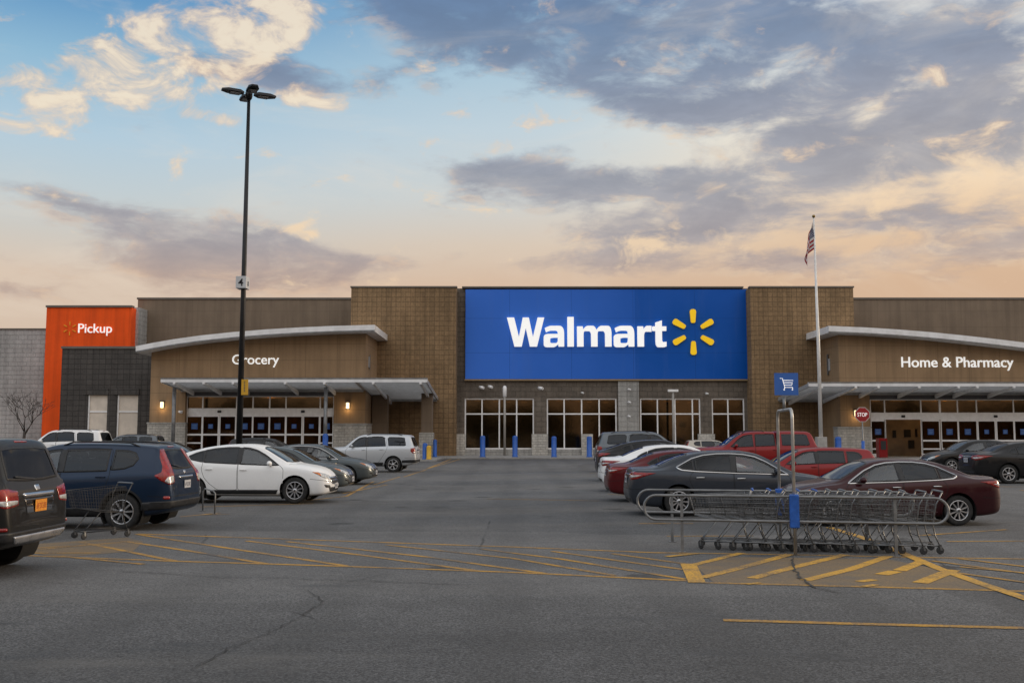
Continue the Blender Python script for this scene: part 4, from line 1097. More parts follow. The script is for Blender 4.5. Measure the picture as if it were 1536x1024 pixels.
# ------------------------------------------------------------------ vehicle shapes (x runs from the rear bumper forward)
SPECS = {}
RIM10 = dict(n=10, w0=.050, w1=.058); RIM5T = dict(n=5, w0=.055, w1=.055, twin=.22); RIM7 = dict(n=7, w0=.065, w1=.075); RIM6 = dict(n=6, w0=.075, w1=.10); RIM9 = dict(n=9, w0=.05, w1=.062)
def sedan(L=4.85, dz=0.0):
    k = L/4.85
    def X(p): return [(x*k, z) for x, z in p]
    sp = dict(L=L, r=.335, xr=1.10*k, xf=3.92*k,
      top=X([(0,.64),(.012,.74),(.03,.84),(.06,.95),(.085,1.03),(.13,1.068),(.3,1.078),(.52,1.088),(.68,1.125),(1.0,1.262),(1.35,1.382),(1.7,1.442),(2.1,1.468),(2.5,1.468),(2.85,1.428),(3.1,1.345),(3.5,1.135),(3.78,1.0),(3.95,.965),(4.3,.905),(4.55,.825),(4.70,.735),(4.79,.64),(4.83,.58),(4.85,.53)]),
      bot=X([(0,.46),(.03,.38),(.10,.27),(.3,.22),(.7,.19),(4.2,.18),(4.6,.20),(4.78,.25),(4.83,.30),(4.85,.36)]),
      w=X([(0,.48),(.012,.58),(.03,.65),(.07,.725),(.15,.79),(.3,.845),(.6,.885),(1.1,.908),(2.2,.915),(3.4,.912),(3.95,.905),(4.3,.875),(4.52,.82),(4.66,.74),(4.76,.62),(4.82,.48),(4.85,.30)]),
      belt=X([(0,.60),(.05,.80),(.10,.97),(.2,1.015),(.7,1.005),(1.2,.985),(2.4,.94),(3.5,.905),(3.9,.885),(4.3,.83),(4.6,.72),(4.78,.58),(4.85,.48)]),
      wtop=X([(0,.36),(.1,.58),(.3,.64),(.68,.66),(1.0,.61),(1.4,.575),(2.0,.60),(2.6,.61),(3.1,.625),(3.78,.745),(4.2,.72),(4.55,.62),(4.75,.42),(4.85,.15)]),
      glass=[('windshield','top',X([(3.02,-.52),(2.96,-.3),(2.94,0),(2.96,.3),(3.02,.52),(3.66,.655),(3.745,.4),(3.775,0),(3.745,-.4),(3.66,-.655)]),'glass'),
             ('rear_window','top',X([(.70,-.55),(.665,0),(.70,.55),(1.33,.48),(1.385,.25),(1.395,0),(1.385,-.25),(1.33,-.48)]),'privacy'),
             ('window','side',X([(2.40,.985),(3.22,.955),(3.48,.955),(3.36,1.03),(3.10,1.185),(2.86,1.295),(2.62,1.345),(2.42,1.365)]),'glass',0),
             ('window','side',X([(2.30,.99),(2.31,1.367),(2.0,1.362),(1.72,1.33),(1.50,1.275),(1.50,1.03)]),'privacy',1),
             ('window','side',X([(1.45,1.03),(1.45,1.255),(1.28,1.185),(1.13,1.095),(1.20,1.05)]),'privacy')],
      chrome_dlo=X([(1.07,1.09),(1.18,1.035),(1.5,1.005),(2.4,.965),(3.56,.935),(3.12,1.205),(2.87,1.32),(2.62,1.37),(2.3,1.39),(2.0,1.385),(1.70,1.352),(1.44,1.278)]),
      pillars=[X([(2.285,.985),(2.415,.98),(2.435,1.372),(2.295,1.374)])],
      doors=[X([(2.36,.30),(3.62,.30),(3.62,.86),(3.50,.955),(3.08,1.225),(2.85,1.318),(2.62,1.365),(2.38,1.385),(2.35,.95)]),
             X([(1.52,.50),(1.40,.66),(1.33,.84),(1.40,.97),(1.48,1.02),(1.47,1.272),(1.72,1.350),(2.0,1.380),(2.33,1.385),(2.335,.30),(1.75,.30)])],
      handles=[(2.50*k,.845),(1.58*k,.865)], seams=[('top',X([(3.74,-.72),(3.9,-.6),(3.95,0),(3.9,.6),(3.74,.72)])),('rc',[(-.62,.96),(-.50,.70),(-.1,.60)]),('rc',[(-.75,.60),(0.02,.60),(.62,.62)]),('fc',[(-.5,.50),(.05,.56),(.62,.60)]),('top',X([(3.9,.66),(4.55,.50)])),('top',X([(3.9,-.66),(4.55,-.50)]))],
      fit=[('headlight','fc',[(-.34,.60),(-.12,.585),(.16,.665),(.52,.80),(.20,.775),(-.10,.72),(-.32,.655)],'clear',.004),('turn_signal','fc',[(.20,.695),(.50,.795),(.22,.765)],'amber',.007),
           ('taillight','rc',[(-.42,.86),(-.40,.96),(-.1,.985),(.20,.98),(.66,.965),(.40,.90),(.14,.825),(-.15,.80)],'red',.005),('reversing_lamp','rc',[(-.30,.865),(-.10,.85),(.12,.875),(.30,.915),(.1,.912),(-.3,.905)],'clear',.009),
           ('grille','front',[(-.42,.60),(.42,.60),(.36,.47),(-.36,.47)],'trim',.004),('lower_grille','front',[(-.55,.40),(.55,.40),(.48,.30),(-.48,.30)],'trim',.004),('fog_lamp','fc',[(-.28,.38),(-.02,.40),(-.02,.46),(-.22,.45)],'trim',.005),
           ('rear_valance','rear',[(-.60,.40),(.60,.40),(.50,.30),(-.50,.30)],'trim',.004),('trunk_garnish','rear',[(-.36,.905),(.36,.905),(.36,.93),(-.36,.93)],'chrome',.012),('sill','side',X([(1.62,.24),(3.42,.24),(3.46,.31),(1.58,.31)]),'paint',.010)],
      rings=[('grille_surround','front',[(-.42,.60),(.42,.60),(.36,.47),(-.36,.47)],.018,.012,'chrome',.009)],
      plates=[('rear',0,.80,'plate','print'),('front',0,.43,'plate','print')], seat=[2.55*k,1.55*k], mirror=(3.28*k,1.0), rim=RIM10, handle_mat='chrome', wcorner=.80, wfcorner=.78)
    return sp
SPECS['sedan'] = sedan()
s2_ = sedan(); s2_.update(rim=RIM7); s2_.pop('chrome_dlo'); s2_['handle_mat'] = 'paint'; SPECS['plain_sedan'] = s2_
def crossover_sedan():
    s = sedan(5.0); k = 5.0/4.85; a = 1.105
    for key in ('top', 'bot', 'belt'): s[key] = [(x, z*a) for x, z in s[key]]
    # fastback tail and high deck
    s['top'] = [(x*k, z) for x, z in [(0,.70),(.012,.82),(.03,.93),(.06,1.05),(.09,1.14),(.14,1.20),(.3,1.255),(.6,1.365),(1.0,1.49),(1.5,1.595),(2.0,1.645),(2.4,1.655),(2.75,1.62),(3.05,1.515),(3.45,1.295),(3.76,1.13),(3.95,1.085),(4.3,1.02),(4.55,.935),(4.70,.83),(4.79,.72),(4.83,.65),(4.85,.59)]]
    s['bot'] = [(x, z*1.15) for x, z in sedan(5.0)['bot']]
    s['belt'] = [(x*k, z) for x, z in [(0,.68),(.05,.90),(.10,1.09),(.3,1.14),(.9,1.12),(1.6,1.085),(2.4,1.04),(3.5,1.0),(3.9,.985),(4.3,.93),(4.6,.81),(4.78,.65),(4.85,.53)]]
    X = lambda p: [(x*k, z) for x, z in p]
    s['glass'] = [('windshield','top',X([(3.0,-.52),(2.94,-.3),(2.92,0),(2.94,.3),(3.0,.52),(3.64,.655),(3.725,.4),(3.755,0),(3.725,-.4),(3.64,-.655)]),'glass'),
             ('rear_window','top',X([(.42,-.52),(.39,0),(.42,.52),(1.16,.48),(1.22,.25),(1.23,0),(1.22,-.25),(1.16,-.48)]),'privacy'),
             ('window','side',X([(2.40,1.09),(3.22,1.06),(3.46,1.06),(3.34,1.145),(3.08,1.315),(2.84,1.45),(2.62,1.515),(2.42,1.54)]),'glass',0),
             ('window','side',X([(2.30,1.095),(2.31,1.545),(2.0,1.545),(1.60,1.51),(1.36,1.475),(1.40,1.14)]),'privacy',1),
             ('window','side',X([(1.34,1.15),(1.30,1.458),(1.10,1.40),(.92,1.315),(1.02,1.215)]),'privacy')]
    s['pillars'] = [X([(2.285,1.09),(2.415,1.085),(2.435,1.55),(2.295,1.555)]), X([(1.33,1.145),(1.41,1.14),(1.37,1.482),(1.29,1.462)])]
    s.pop('chrome_dlo')
    s['doors'] = [X([(2.36,.38),(3.60,.38),(3.60,.96),(3.48,1.06),(3.06,1.355),(2.83,1.482),(2.60,1.548),(2.38,1.565),(2.35,1.05)]),
             X([(1.56,.56),(1.42,.72),(1.34,.95),(1.37,1.11),(1.33,1.478),(1.62,1.532),(2.0,1.565),(2.33,1.567),(2.335,.38),(1.80,.38)])]
    s['handles'] = [(2.50*k,.935),(1.55*k,.955)]
    f = lambda p: [(u, z*a) for u, z in p]
    s['fit'] = [('headlight','fc',f([(-.36,.62),(-.10,.60),(.20,.665),(.56,.80),(.24,.785),(-.10,.74),(-.34,.68)]),'clear',.004),('turn_signal','fc',f([(.20,.685),(.54,.795),(.25,.775)]),'amber',.007),
           ('taillight','rc',f([(-.42,.90),(-.40,1.0),(.20,1.02),(.6,1.0),(.36,.93),(-.15,.86)]),'red',.005),('grille','front',f([(-.46,.64),(.46,.64),(.36,.49),(-.36,.49)]),'trim',.004),
           ('lower_grille','front',f([(-.58,.40),(.58,.40),(.50,.29),(-.50,.29)]),'trim',.004),('fog_lamp','fc',f([(-.26,.39),(.0,.40),(.10,.47),(-.20,.46)]),'trim',.006),('sill','side',X([(1.62,.27),(3.42,.27),(3.46,.38),(1.58,.38)]),'trim',.010)]
    s['rings'] = [('grille_surround','front',f([(-.46,.64),(.46,.64),(.36,.49),(-.36,.49)]),.020,.012,'chrome',.010)]
    s['seams'] = [('top',X([(3.72,-.74),(3.9,-.6),(3.95,0),(3.9,.6),(3.72,.74)])),('fc',f([(-.5,.52),(.05,.57),(.62,.62)])),('rc',f([(-.75,.62),(0.02,.62),(.62,.64)]))]
    s['extra'] = [('grille_bar', lambda B: B.patch('front', [(-.40,.612),(.40,.612),(.39,.640),(-.39,.640)], .014, .01), 'chrome')]
    s['plates'] = [('front',0,.47,'plate','print'),('rear',0,.86,'plate','print')]; s['mirror'] = (3.24*k,1.105); s['r'] = .365; s['ra'] = .425; s['rim'] = RIM10; s['handle_mat'] = 'paint'; s['arch_mat'] = 'paint'
    return s
SPECS['fastback'] = crossover_sedan()
def suv_round(k=1.0, a=1.0, L0=4.55):
    L = L0*k
    X = lambda p: [(x*k, z*a) for x, z in p]; W = lambda p: [(x*k, w) for x, w in p]; F = lambda p: [(u, z*a) for u, z in p]
    return dict(L=L, r=.355*a**.5, ra=.42*a**.5, xr=.95*k, xf=3.60*k,
      top=X([(0,.66),(.008,.76),(.02,.88),(.04,1.0),(.065,1.09),(.10,1.16),(.17,1.28),(.26,1.43),(.33,1.545),(.37,1.60),(.42,1.632),(.6,1.655),(1.2,1.69),(1.9,1.70),(2.4,1.675),(2.7,1.61),(3.05,1.455),(3.5,1.19),(3.66,1.115),(3.85,1.075),(4.15,1.0),(4.33,.90),(4.44,.78),(4.51,.68),(4.55,.60)]),
      bot=X([(0,.52),(.02,.44),(.08,.37),(.25,.31),(.6,.26),(3.8,.25),(4.3,.27),(4.5,.33),(4.55,.42)]),
      w=W([(0,.60),(.008,.66),(.03,.73),(.08,.79),(.17,.845),(.35,.885),(.8,.905),(2,.91),(3.3,.908),(3.8,.89),(4.1,.85),(4.3,.77),(4.43,.65),(4.51,.50),(4.55,.32)]),
      belt=X([(0,.60),(.04,.92),(.08,1.08),(.15,1.13),(.5,1.13),(1.5,1.08),(2.6,1.04),(3.5,1.0),(3.85,.985),(4.15,.92),(4.35,.80),(4.5,.62),(4.55,.55)]),
      wtop=W([(0,.50),(.06,.66),(.15,.70),(.33,.655),(.6,.635),(1.2,.64),(2.4,.645),(2.9,.655),(3.6,.745),(4.1,.70),(4.4,.48),(4.55,.18)]),
      glass=[('windshield','top',W([(2.80,-.55),(2.74,-.3),(2.72,0),(2.74,.3),(2.80,.55),(3.48,.665),(3.565,.4),(3.595,0),(3.565,-.4),(3.48,-.665)]),'glass'),
             ('rear_window','rear',F([(-.60,1.20),(-.25,1.175),(.25,1.175),(.60,1.20),(.575,1.40),(.54,1.53),(.3,1.555),(-.3,1.555),(-.54,1.53),(-.575,1.40)]),'privacy'),
             ('window','side',X([(2.28,1.115),(3.05,1.085),(3.28,1.09),(3.12,1.21),(2.88,1.365),(2.66,1.48),(2.46,1.53),(2.30,1.545)]),'glass',0),
             ('window','side',X([(2.18,1.12),(2.19,1.55),(1.6,1.562),(1.30,1.555),(1.30,1.145)]),'privacy',1),
             ('window','side',X([(1.20,1.165),(1.20,1.55),(.92,1.535),(.78,1.49),(.70,1.38),(.78,1.25),(.95,1.185)]),'privacy')],
      pillars=[X([(2.165,1.115),(2.295,1.112),(2.315,1.55),(2.175,1.555)])],
      doors=[X([(2.24,.42),(3.36,.42),(3.40,.90),(3.32,1.08),(2.90,1.395),(2.68,1.512),(2.46,1.555),(2.26,1.57),(2.23,1.08)]),
             X([(1.40,.68),(1.28,.86),(1.22,1.05),(1.25,1.565),(1.6,1.582),(2.21,1.575),(2.215,.42),(1.62,.42)])],
      handles=[(2.36*k,1.0*a),(1.40*k,1.03*a)],
      seams=[('top',W([(3.5,-.76),(3.68,-.6),(3.74,0),(3.68,.6),(3.5,.76)])),('rear',F([(-.70,1.14),(-.66,.80),(-.60,.66),(.60,.66),(.66,.80),(.70,1.14)])),('fc',F([(-.5,.62),(.05,.66),(.62,.70)])),('rc',F([(-.8,.645),(.02,.645),(.5,.66)]))],
      fit=[('headlight','fc',F([(-.34,.74),(-.1,.72),(.18,.78),(.50,.93),(.22,.92),(-.08,.88),(-.32,.82)]),'clear',.004),
           ('taillight','rc',F([(-.06,1.57),(.11,1.56),(.17,1.40),(.14,1.25),(.20,1.12),(.38,1.06),(.24,.96),(.02,.88),(-.20,.90),(-.20,1.10),(-.16,1.28),(-.10,1.45)]),'red',.006),
           ('reversing_lamp','rc',F([(-.17,.92),(.02,.90),(.14,.94),(.05,1.03),(-.17,1.05)]),'clear',.010),
           ('grille','front',F([(-.44,.76),(.44,.76),(.38,.60),(-.38,.60)]),'trim',.004),('lower_grille','front',F([(-.55,.50),(.55,.50),(.46,.38),(-.46,.38)]),'trim',.004),
           ('bumper_cladding','rc',F([(-.82,.43),(-.82,.57),(-.3,.57),(.3,.56),(.62,.54),(.62,.38),(.2,.41),(-.2,.43)]),'trim',.012),('sill','side',X([(1.42,.29),(3.12,.29),(3.16,.43),(1.38,.43)]),'trim',.014),
           ('reflector','rc',F([(-.02,.60),(.16,.60),(.16,.66),(-.02,.66)]),'red',.006),('tailgate_garnish','rear',F([(-.34,.985),(.34,.985),(.34,1.035),(-.34,1.035)]),'chrome',.016),('spoiler_lamp','rear',F([(-.14,1.60),(.14,1.60),(.14,1.618),(-.14,1.618)]),'red',.006)],
      plates=[('rear',0,.865*a,'plate','print'),('front',0,.52*a,'plate','print')], seat=[2.40*k,1.45*k], mirror=(3.06*k,1.12*a), rim=RIM9, rails=(.75*k,2.30*k,.60), arch_mat='trim' if a > .95 else 'paint', wcorner=.82, wfcorner=.78, rearcut=.55,
      extra=[('wiper', lambda B: B.strip('rear', [(.02,1.185*a),(.10,1.20*a),(.42,1.26*a)], .022, .014), 'trim'), ('badge', lambda B: B.patch('rear', rounded([(-.045,1.075*a),(.045,1.075*a),(.045,1.135*a),(-.045,1.135*a)], .02), .010, .006, .03), 'chrome')])
SPECS['round_suv'] = suv_round()
h_ = suv_round(.95, .885); h_.pop('rails'); h_['rim'] = RIM5T; SPECS['hatchback'] = h_
def suv_box(L0=5.0, a=1.0, notch=False, lights='high'):
    k = L0/5.0
    sh = lambda x: x+float(np.interp(x, [2.5, 3.6, 3.95, 4.8], [0, -.17, -.17, 0]))
    X = lambda p: [(sh(x)*k, z*a) for x, z in p]; W = lambda p: [(sh(x)*k, w) for x, w in p]; F = lambda p: [(u, z*a) for u, z in p]
    top = [(0,.70),(.006,.80),(.015,.92),(.03,1.02),(.05,1.10),(.08,1.17),(.14,1.32),(.22,1.53),(.28,1.68),(.32,1.74),(.38,1.782),(.6,1.80),(1.3,1.825),(2.2,1.835),(2.75,1.80),(3.0,1.735),(3.3,1.58),(3.68,1.31),(3.84,1.225),(4.1,1.205),(4.5,1.165),(4.74,1.10),(4.88,.97),(4.95,.83),(5.0,.70)]
    belt = [(0,.66),(.03,.94),(.06,1.10),(.12,1.20),(.5,1.20),(1.5,1.18),(2.8,1.15),(3.7,1.12),(4.1,1.10),(4.5,1.03),(4.75,.90),(4.92,.72),(5.0,.64)]
    if notch: top = top[:10]+[(.36,1.79),(.5,1.825),(1.2,1.84),(1.52,1.83),(1.56,1.80),(1.575,1.30),(1.60,1.27),(1.635,1.27),(1.66,1.30),(1.675,1.78),(1.72,1.815),(2.2,1.83)]+top[14:]
    d = dict(L=5.0*k, r=.385, ra=.455, xr=1.12*k, xf=4.02*k, crown=.06,
      top=X(top),
      bot=X([(0,.56),(.02,.48),(.08,.42),(.25,.36),(.6,.30),(4.3,.29),(4.75,.32),(4.93,.38),(5.0,.48)]),
      w=W([(0,.68),(.006,.74),(.02,.79),(.06,.845),(.14,.89),(.3,.925),(.8,.945),(2,.95),(3.7,.948),(4.2,.935),(4.55,.90),(4.75,.82),(4.88,.70),(4.95,.56),(5.0,.40)]),
      belt=X(belt),
      wtop=W([(0,.56),(.05,.74),(.12,.79),(.28,.73),(.6,.70),(1.3,.70),(2.6,.70),(3.1,.705),(3.8,.80),(4.3,.78),(4.7,.62),(4.9,.40),(5.0,.2)]),
      glass=[('windshield','top',W([(3.04,-.60),(2.97,-.3),(2.95,0),(2.97,.3),(3.04,.60),(3.66,.715),(3.74,.4),(3.77,0),(3.74,-.4),(3.66,-.715)]),'glass'),
             ('rear_window','rear',F([(-.67,1.26),(-.25,1.235),(.25,1.235),(.67,1.26),(.64,1.50),(.60,1.655),(.3,1.675),(-.3,1.675),(-.60,1.655),(-.64,1.50)]),'privacy'),
             ('window','side',X([(2.52,1.225),(3.30,1.20),(3.50,1.205),(3.36,1.33),(3.14,1.49),(2.94,1.605),(2.74,1.655),(2.54,1.675)]),'glass',0),
             ('window','side',X([(2.42,1.23),(2.42,1.68),(1.9,1.695),(1.74,1.69),(1.58 if not notch else 1.74,1.62),(1.50 if not notch else 1.72,1.255)]),'privacy',1),
             ('window','side',X([(1.36,1.27),(1.42,1.62),(1.34,1.685),(.80,1.675),(.58,1.64),(.50,1.30),(.58,1.265)] if not notch else [(1.44,1.27),(1.44,1.70),(.60,1.70),(.50,1.66),(.42,1.30),(.50,1.265)]),'privacy')],
      pillars=[X([(2.41,1.225),(2.53,1.222),(2.55,1.68),(2.41,1.685)])] if not notch else [],
      doors=[X([(2.47,.46),(3.66,.46),(3.68,1.05),(3.56,1.19),(3.16,1.515),(2.96,1.635),(2.74,1.685),(2.48,1.705),(2.46,1.18)]),
             X([(1.66,.74),(1.50 if not notch else 1.70,.98),(1.42 if not notch else 1.70,1.20),(1.52 if not notch else 1.705,1.64),(1.72,1.715),(1.95,1.722),(2.44,1.708),(2.445,.46),(1.86,.46)])],
      handles=[(2.60*k,1.07*a),(1.72*k,1.09*a)],
      seams=[('top',W([(3.68,-.82),(3.86,-.6),(3.92,0),(3.86,.6),(3.68,.82)])),('rear',F([(-.78,1.22),(-.74,.86),(-.70,.68),(.70,.68),(.74,.86),(.78,1.22)])),('fc',F([(-.5,.72),(.05,.74),(.62,.76)])),('rc',F([(-.9,.665),(.02,.665),(.62,.68)]))],
      fit=[('headlight','fc',F([(-.34,.82),(-.05,.80),(.30,.86),(.42,.98),(.2,1.0),(-.10,.98),(-.34,.94)]),'clear',.004),
           ('taillight','rc',F([(-.30,.93),(-.02,.90),(.30,.95),(.38,1.02),(.30,1.13),(-.02,1.15),(-.30,1.11)]) if lights == 'wide' else F([(-.10,.90),(.16,.90),(.30,1.0),(.28,1.14),(.06,1.17),(-.10,1.17)]),'red',.006),
           ('reversing_lamp','rc',F([(-.28,.95),(-.02,.925),(.26,.965),(.30,1.0),(-.28,.995)]) if lights == 'wide' else F([(-.08,.92),(.12,.92),(.16,.98),(-.08,.99)]),'clear',.010),
           ('grille','front',F([(-.48,.92),(.48,.92),(.42,.72),(-.42,.72)]),'trim',.004),('lower_grille','front',F([(-.60,.58),(.60,.58),(.5,.46),(-.5,.46)]),'trim',.004),
           ('bumper_cladding','rc',F([(-.88,.48),(-.88,.60),(-.3,.60),(.3,.60),(.74,.58),(.74,.45),(.3,.46),(-.2,.47)]),'trim',.014),('sill','side',X([(1.66,.34),(3.48,.34),(3.54,.47),(1.60,.47)]),'trim',.016),
           ('tailgate_garnish','rear',F([(-.40,1.02),(.40,1.02),(.42,1.075),(-.42,1.075)]),'chrome',.020),('spoiler_lamp','rear',F([(-.16,1.735),(.16,1.735),(.16,1.755),(-.16,1.755)]),'red',.006)],
      plates=[('rear',0,.90*a,'plate','print'),('front',0,.60*a,'plate','print')], seat=[2.65*k,1.65*k], mirror=(sh(3.30)*k,1.245*a), rim=RIM6, tw=.245, rails=(.7*k,2.5*k,.66), arch_mat='paint', wcorner=.88, wfcorner=.84, rearcut=.55,
      extra=[('wiper', lambda B: B.strip('rear', [(.0,1.245*a),(.10,1.255*a),(.48,1.29*a)], .022, .014), 'trim'), ('badge', lambda B: B.patch('rear', rounded([(-.06,1.095*a),(.06,1.095*a),(.06,1.17*a),(-.06,1.17*a)], .02), .012, .008, .03), 'chrome')])
    return d
b_ = suv_box(4.9, 1.0, lights='wide'); b_['plates'] = [('rear',0,.90,'plateo','printo'),('front',0,.60,'plate','print')]; b_['rails'] = None; b_['xr'] = .92*.98; b_['rim'] = RIM5T
b_['fit'] += [('skid_plate','rear',[(-.62,.455),(.62,.455),(.70,.545),(-.70,.545)],'alloy',.030),('plate_recess','rear',[(-.36,.80),(.36,.80),(.40,1.01),(-.40,1.01)],'gloss',.003),('reflector','rc',[(-.05,.62),(.14,.62),(.14,.66),(-.05,.66)],'red',.018)]
SPECS['wide_lamp_suv'] = b_
c_ = suv_box(5.1, 1.05); SPECS['tall_suv'] = c_
d_ = suv_box(5.6, 1.05, True); d_['rails'] = (2.05*1.12, 2.9*1.12, .60); SPECS['topper_truck'] = d_

# ------------------------------------------------------------------ ground, pavement, markings
def asphalt():
    m, t = newmat('asphalt'); co = objco(t)
    ag = t.node('ShaderNodeTexVoronoi', {'Vector': co, 'Scale': 62.0}); sp = t.node('ShaderNodeSeparateColor', {0: ag.outputs['Color']})
    n0 = t.noise(co, 32, 6, .75); n1 = t.noise(co, .22, 5, .6); n2 = t.noise(t.mapping(co, scale=(.35, 1.6, 1)), .5, 6, .65); n3 = t.noise(co, 3.2, 6, .65)
    k = t.m('MULTIPLY', t.step(sp.outputs[0], 0, 1, .42, 1.65, 'LINEAR'), t.step(n0, .25, .75, .50, 1.55))
    k = t.m('MULTIPLY', k, t.step(n1, .25, .75, .84, 1.16)); k = t.m('MULTIPLY', k, t.step(n2, .3, .72, 1.10, .86)); k = t.m('MULTIPLY', k, t.step(n3, .3, .7, .93, 1.06))
    cc = t.mix(1, (.106, .105, .104, 1), t.node('ShaderNodeCombineColor', {0: k, 1: k, 2: k}).outputs[0], 'MULTIPLY')
    # lens vignette painted in: the asphalt colour darkens towards the viewer
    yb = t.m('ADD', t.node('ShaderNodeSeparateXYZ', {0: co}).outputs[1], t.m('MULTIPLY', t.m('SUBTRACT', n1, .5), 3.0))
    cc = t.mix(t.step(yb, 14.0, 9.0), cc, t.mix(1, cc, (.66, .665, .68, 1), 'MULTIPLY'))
    # wheel lanes along the aisle, sealed patches, oil and tyre stains
    xy = t.node('ShaderNodeSeparateXYZ', {0: co}); wob = t.m('ADD', xy.outputs[0], t.m('MULTIPLY', n1, 1.4))
    lane = t.node('ShaderNodeTexWave', {'Vector': t.node('ShaderNodeCombineXYZ', {0: wob}).outputs[0], 'Scale': .155, 'Phase Offset': 1.2}, bands_direction='X').outputs[1]
    cc = t.mix(t.m('MULTIPLY', t.m('MULTIPLY', t.step(lane, .55, 1), t.step(n3, .2, .6)), .30), cc, (.046, .045, .044, 1))
    pt = t.node('ShaderNodeTexVoronoi', {'Vector': t.mapping(co, (3.3, 1.2, 0), (0, 0, R(3)), (.085, .14, 1)), 'Scale': 1}, distance='CHEBYCHEV'); pc = t.node('ShaderNodeSeparateColor', {0: pt.outputs['Color']}).outputs[0]
    cc = t.mix(t.m('MULTIPLY', t.step(pc, .70, .72), .28), cc, (.040, .039, .039, 1)); cc = t.mix(t.m('MULTIPLY', t.step(pc, .22, .20), .16), cc, (.165, .158, .15, 1))
    dr = t.node('ShaderNodeTexVoronoi', {'Vector': co, 'Scale': .42}); drd = t.m('ADD', dr.outputs['Distance'], t.m('MULTIPLY', t.m('SUBTRACT', n3, .5), .30))
    cc = t.mix(t.m('MULTIPLY', t.step(drd, .16, .05), .75), cc, (.022, .021, .020, 1))
    o1 = t.noise(t.mapping(co, (7, 3, 0), scale=(.55, 1.9, 1)), .62, 5, .6); cc = t.mix(t.m('MULTIPLY', t.step(o1, .58, .72), .65), cc, (.022, .021, .020, 1))
    o2 = t.noise(t.mapping(co, (2, 9, 0), scale=(.4, 1.2, 1)), .4, 6, .6); cc = t.mix(t.m('MULTIPLY', t.step(o2, .55, .75), .45), cc, (.15, .142, .13, 1))
    w = t.node('ShaderNodeTexVoronoi', {'Vector': t.mix(.10, co, t.node('ShaderNodeTexNoise', {'Vector': co, 'Scale': 1.3, 'Detail': 5}).outputs['Color'], 'ADD'), 'Scale': .115}, feature='DISTANCE_TO_EDGE').outputs['Distance']
    cr = t.m('MULTIPLY', t.step(w, .0030, .0012), t.step(t.noise(co, .35, 3), .50, .60)); cc = t.mix(t.m('MULTIPLY', cr, .75), cc, (.02, .02, .02, 1))
    h = t.m('ADD', t.m('MULTIPLY', sp.outputs[1], .6), t.m('MULTIPLY', n0, .8))
    principled(t, Base_Color=cc, Roughness=t.step(o1, .55, .75, .86, .60), Normal=bump(t, h, .55, .012))
    return m
def worn_paint(name, col, wear=.5, edge=(.090, .086, .082), soft=.14):
    m, t = newmat(name); co = objco(t)
    n = t.noise(co, 1.5, 9, .75); n2 = t.noise(co, 30, 6, .75); n1 = t.noise(co, .5, 3)
    v = t.m('ADD', t.m('MULTIPLY', n, .62), t.m('ADD', t.m('MULTIPLY', n2, .40), t.m('MULTIPLY', n1, .25)))
    a = t.step(v, wear-soft+.10, wear+soft+.10)
    cc = t.mix(a, (*edge, 1), (*col, 1)); k = t.step(n2, .3, .7, .75, 1.15); cc = t.mix(1, cc, t.node('ShaderNodeCombineColor', {0: k, 1: k, 2: k}).outputs[0], 'MULTIPLY')
    principled(t, Base_Color=cc, Roughness=.82, Normal=bump(t, n2, .5, .008)); return m
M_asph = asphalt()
M_ypaint = worn_paint('yellow_road_paint', (.52, .27, .030), .52)
M_yfade = worn_paint('faded_yellow_paint', (.40, .235, .055), .62)
M_yghost = worn_paint('old_paint_residue', (.225, .150, .070), .50, (.105, .10, .095), .22)
M_crack_and_curve = plain('crack_tar_and_curve', (.034, .033, .032), .85, 0, .3, 9)
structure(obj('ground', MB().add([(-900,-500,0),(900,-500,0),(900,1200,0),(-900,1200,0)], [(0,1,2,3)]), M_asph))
pv = MB()
K0, K1 = AX(560, 77.0, 686), AX(1196, 77.0, 686)
pv.prismz([(-75, 70.3), (AX(655, 70.3), 70.3), (AX(668, 77), 77.0), (AX(1180, 77), 77.0), (AX(1196, 71.5), 71.5), (75, 71.5), (75, 86), (-75, 86)], 0, .15)
M_pave = stucco('pavement_concrete', (.30, .29, .275), 3.0, 3.0, .5)
structure(obj('pavement', pv, M_pave, bevel=.02))
ZS = [0]
def groundstrip(mb, pts, w, z=.004, jitter=0.0):
    ZS[0] = (ZS[0]+1) % 40; z += ZS[0]*.0001
    P = []
    for p, q in zip(pts, pts[1:]):
        n = max(1, int((q-p).length/.5))
        P += [p+(q-p)*i/n for i in range(n)]
    P.append(pts[-1]); vs = []
    for i, p in enumerate(P):
        d = P[min(i+1, len(P)-1)]-P[max(i-1, 0)]; d.normalize(); n = Vector((-d.y, d.x))
        a = w/2*(1+rng.uniform(-jitter, jitter)); b = w/2*(1+rng.uniform(-jitter, jitter)); o = n*rng.uniform(-jitter, jitter)*w*.3
        vs += [(*(p+n*a+o), z), (*(p-n*b+o), z)]
    mb.add(vs, [(2*i, 2*i+1, 2*i+3, 2*i+2)[::-1] for i in range(len(P)-1)])
def line(mb, pxs, w, z=.004, jitter=.04): groundstrip(mb, [G(*p) for p in pxs], w, z, jitter)
ln = MB()
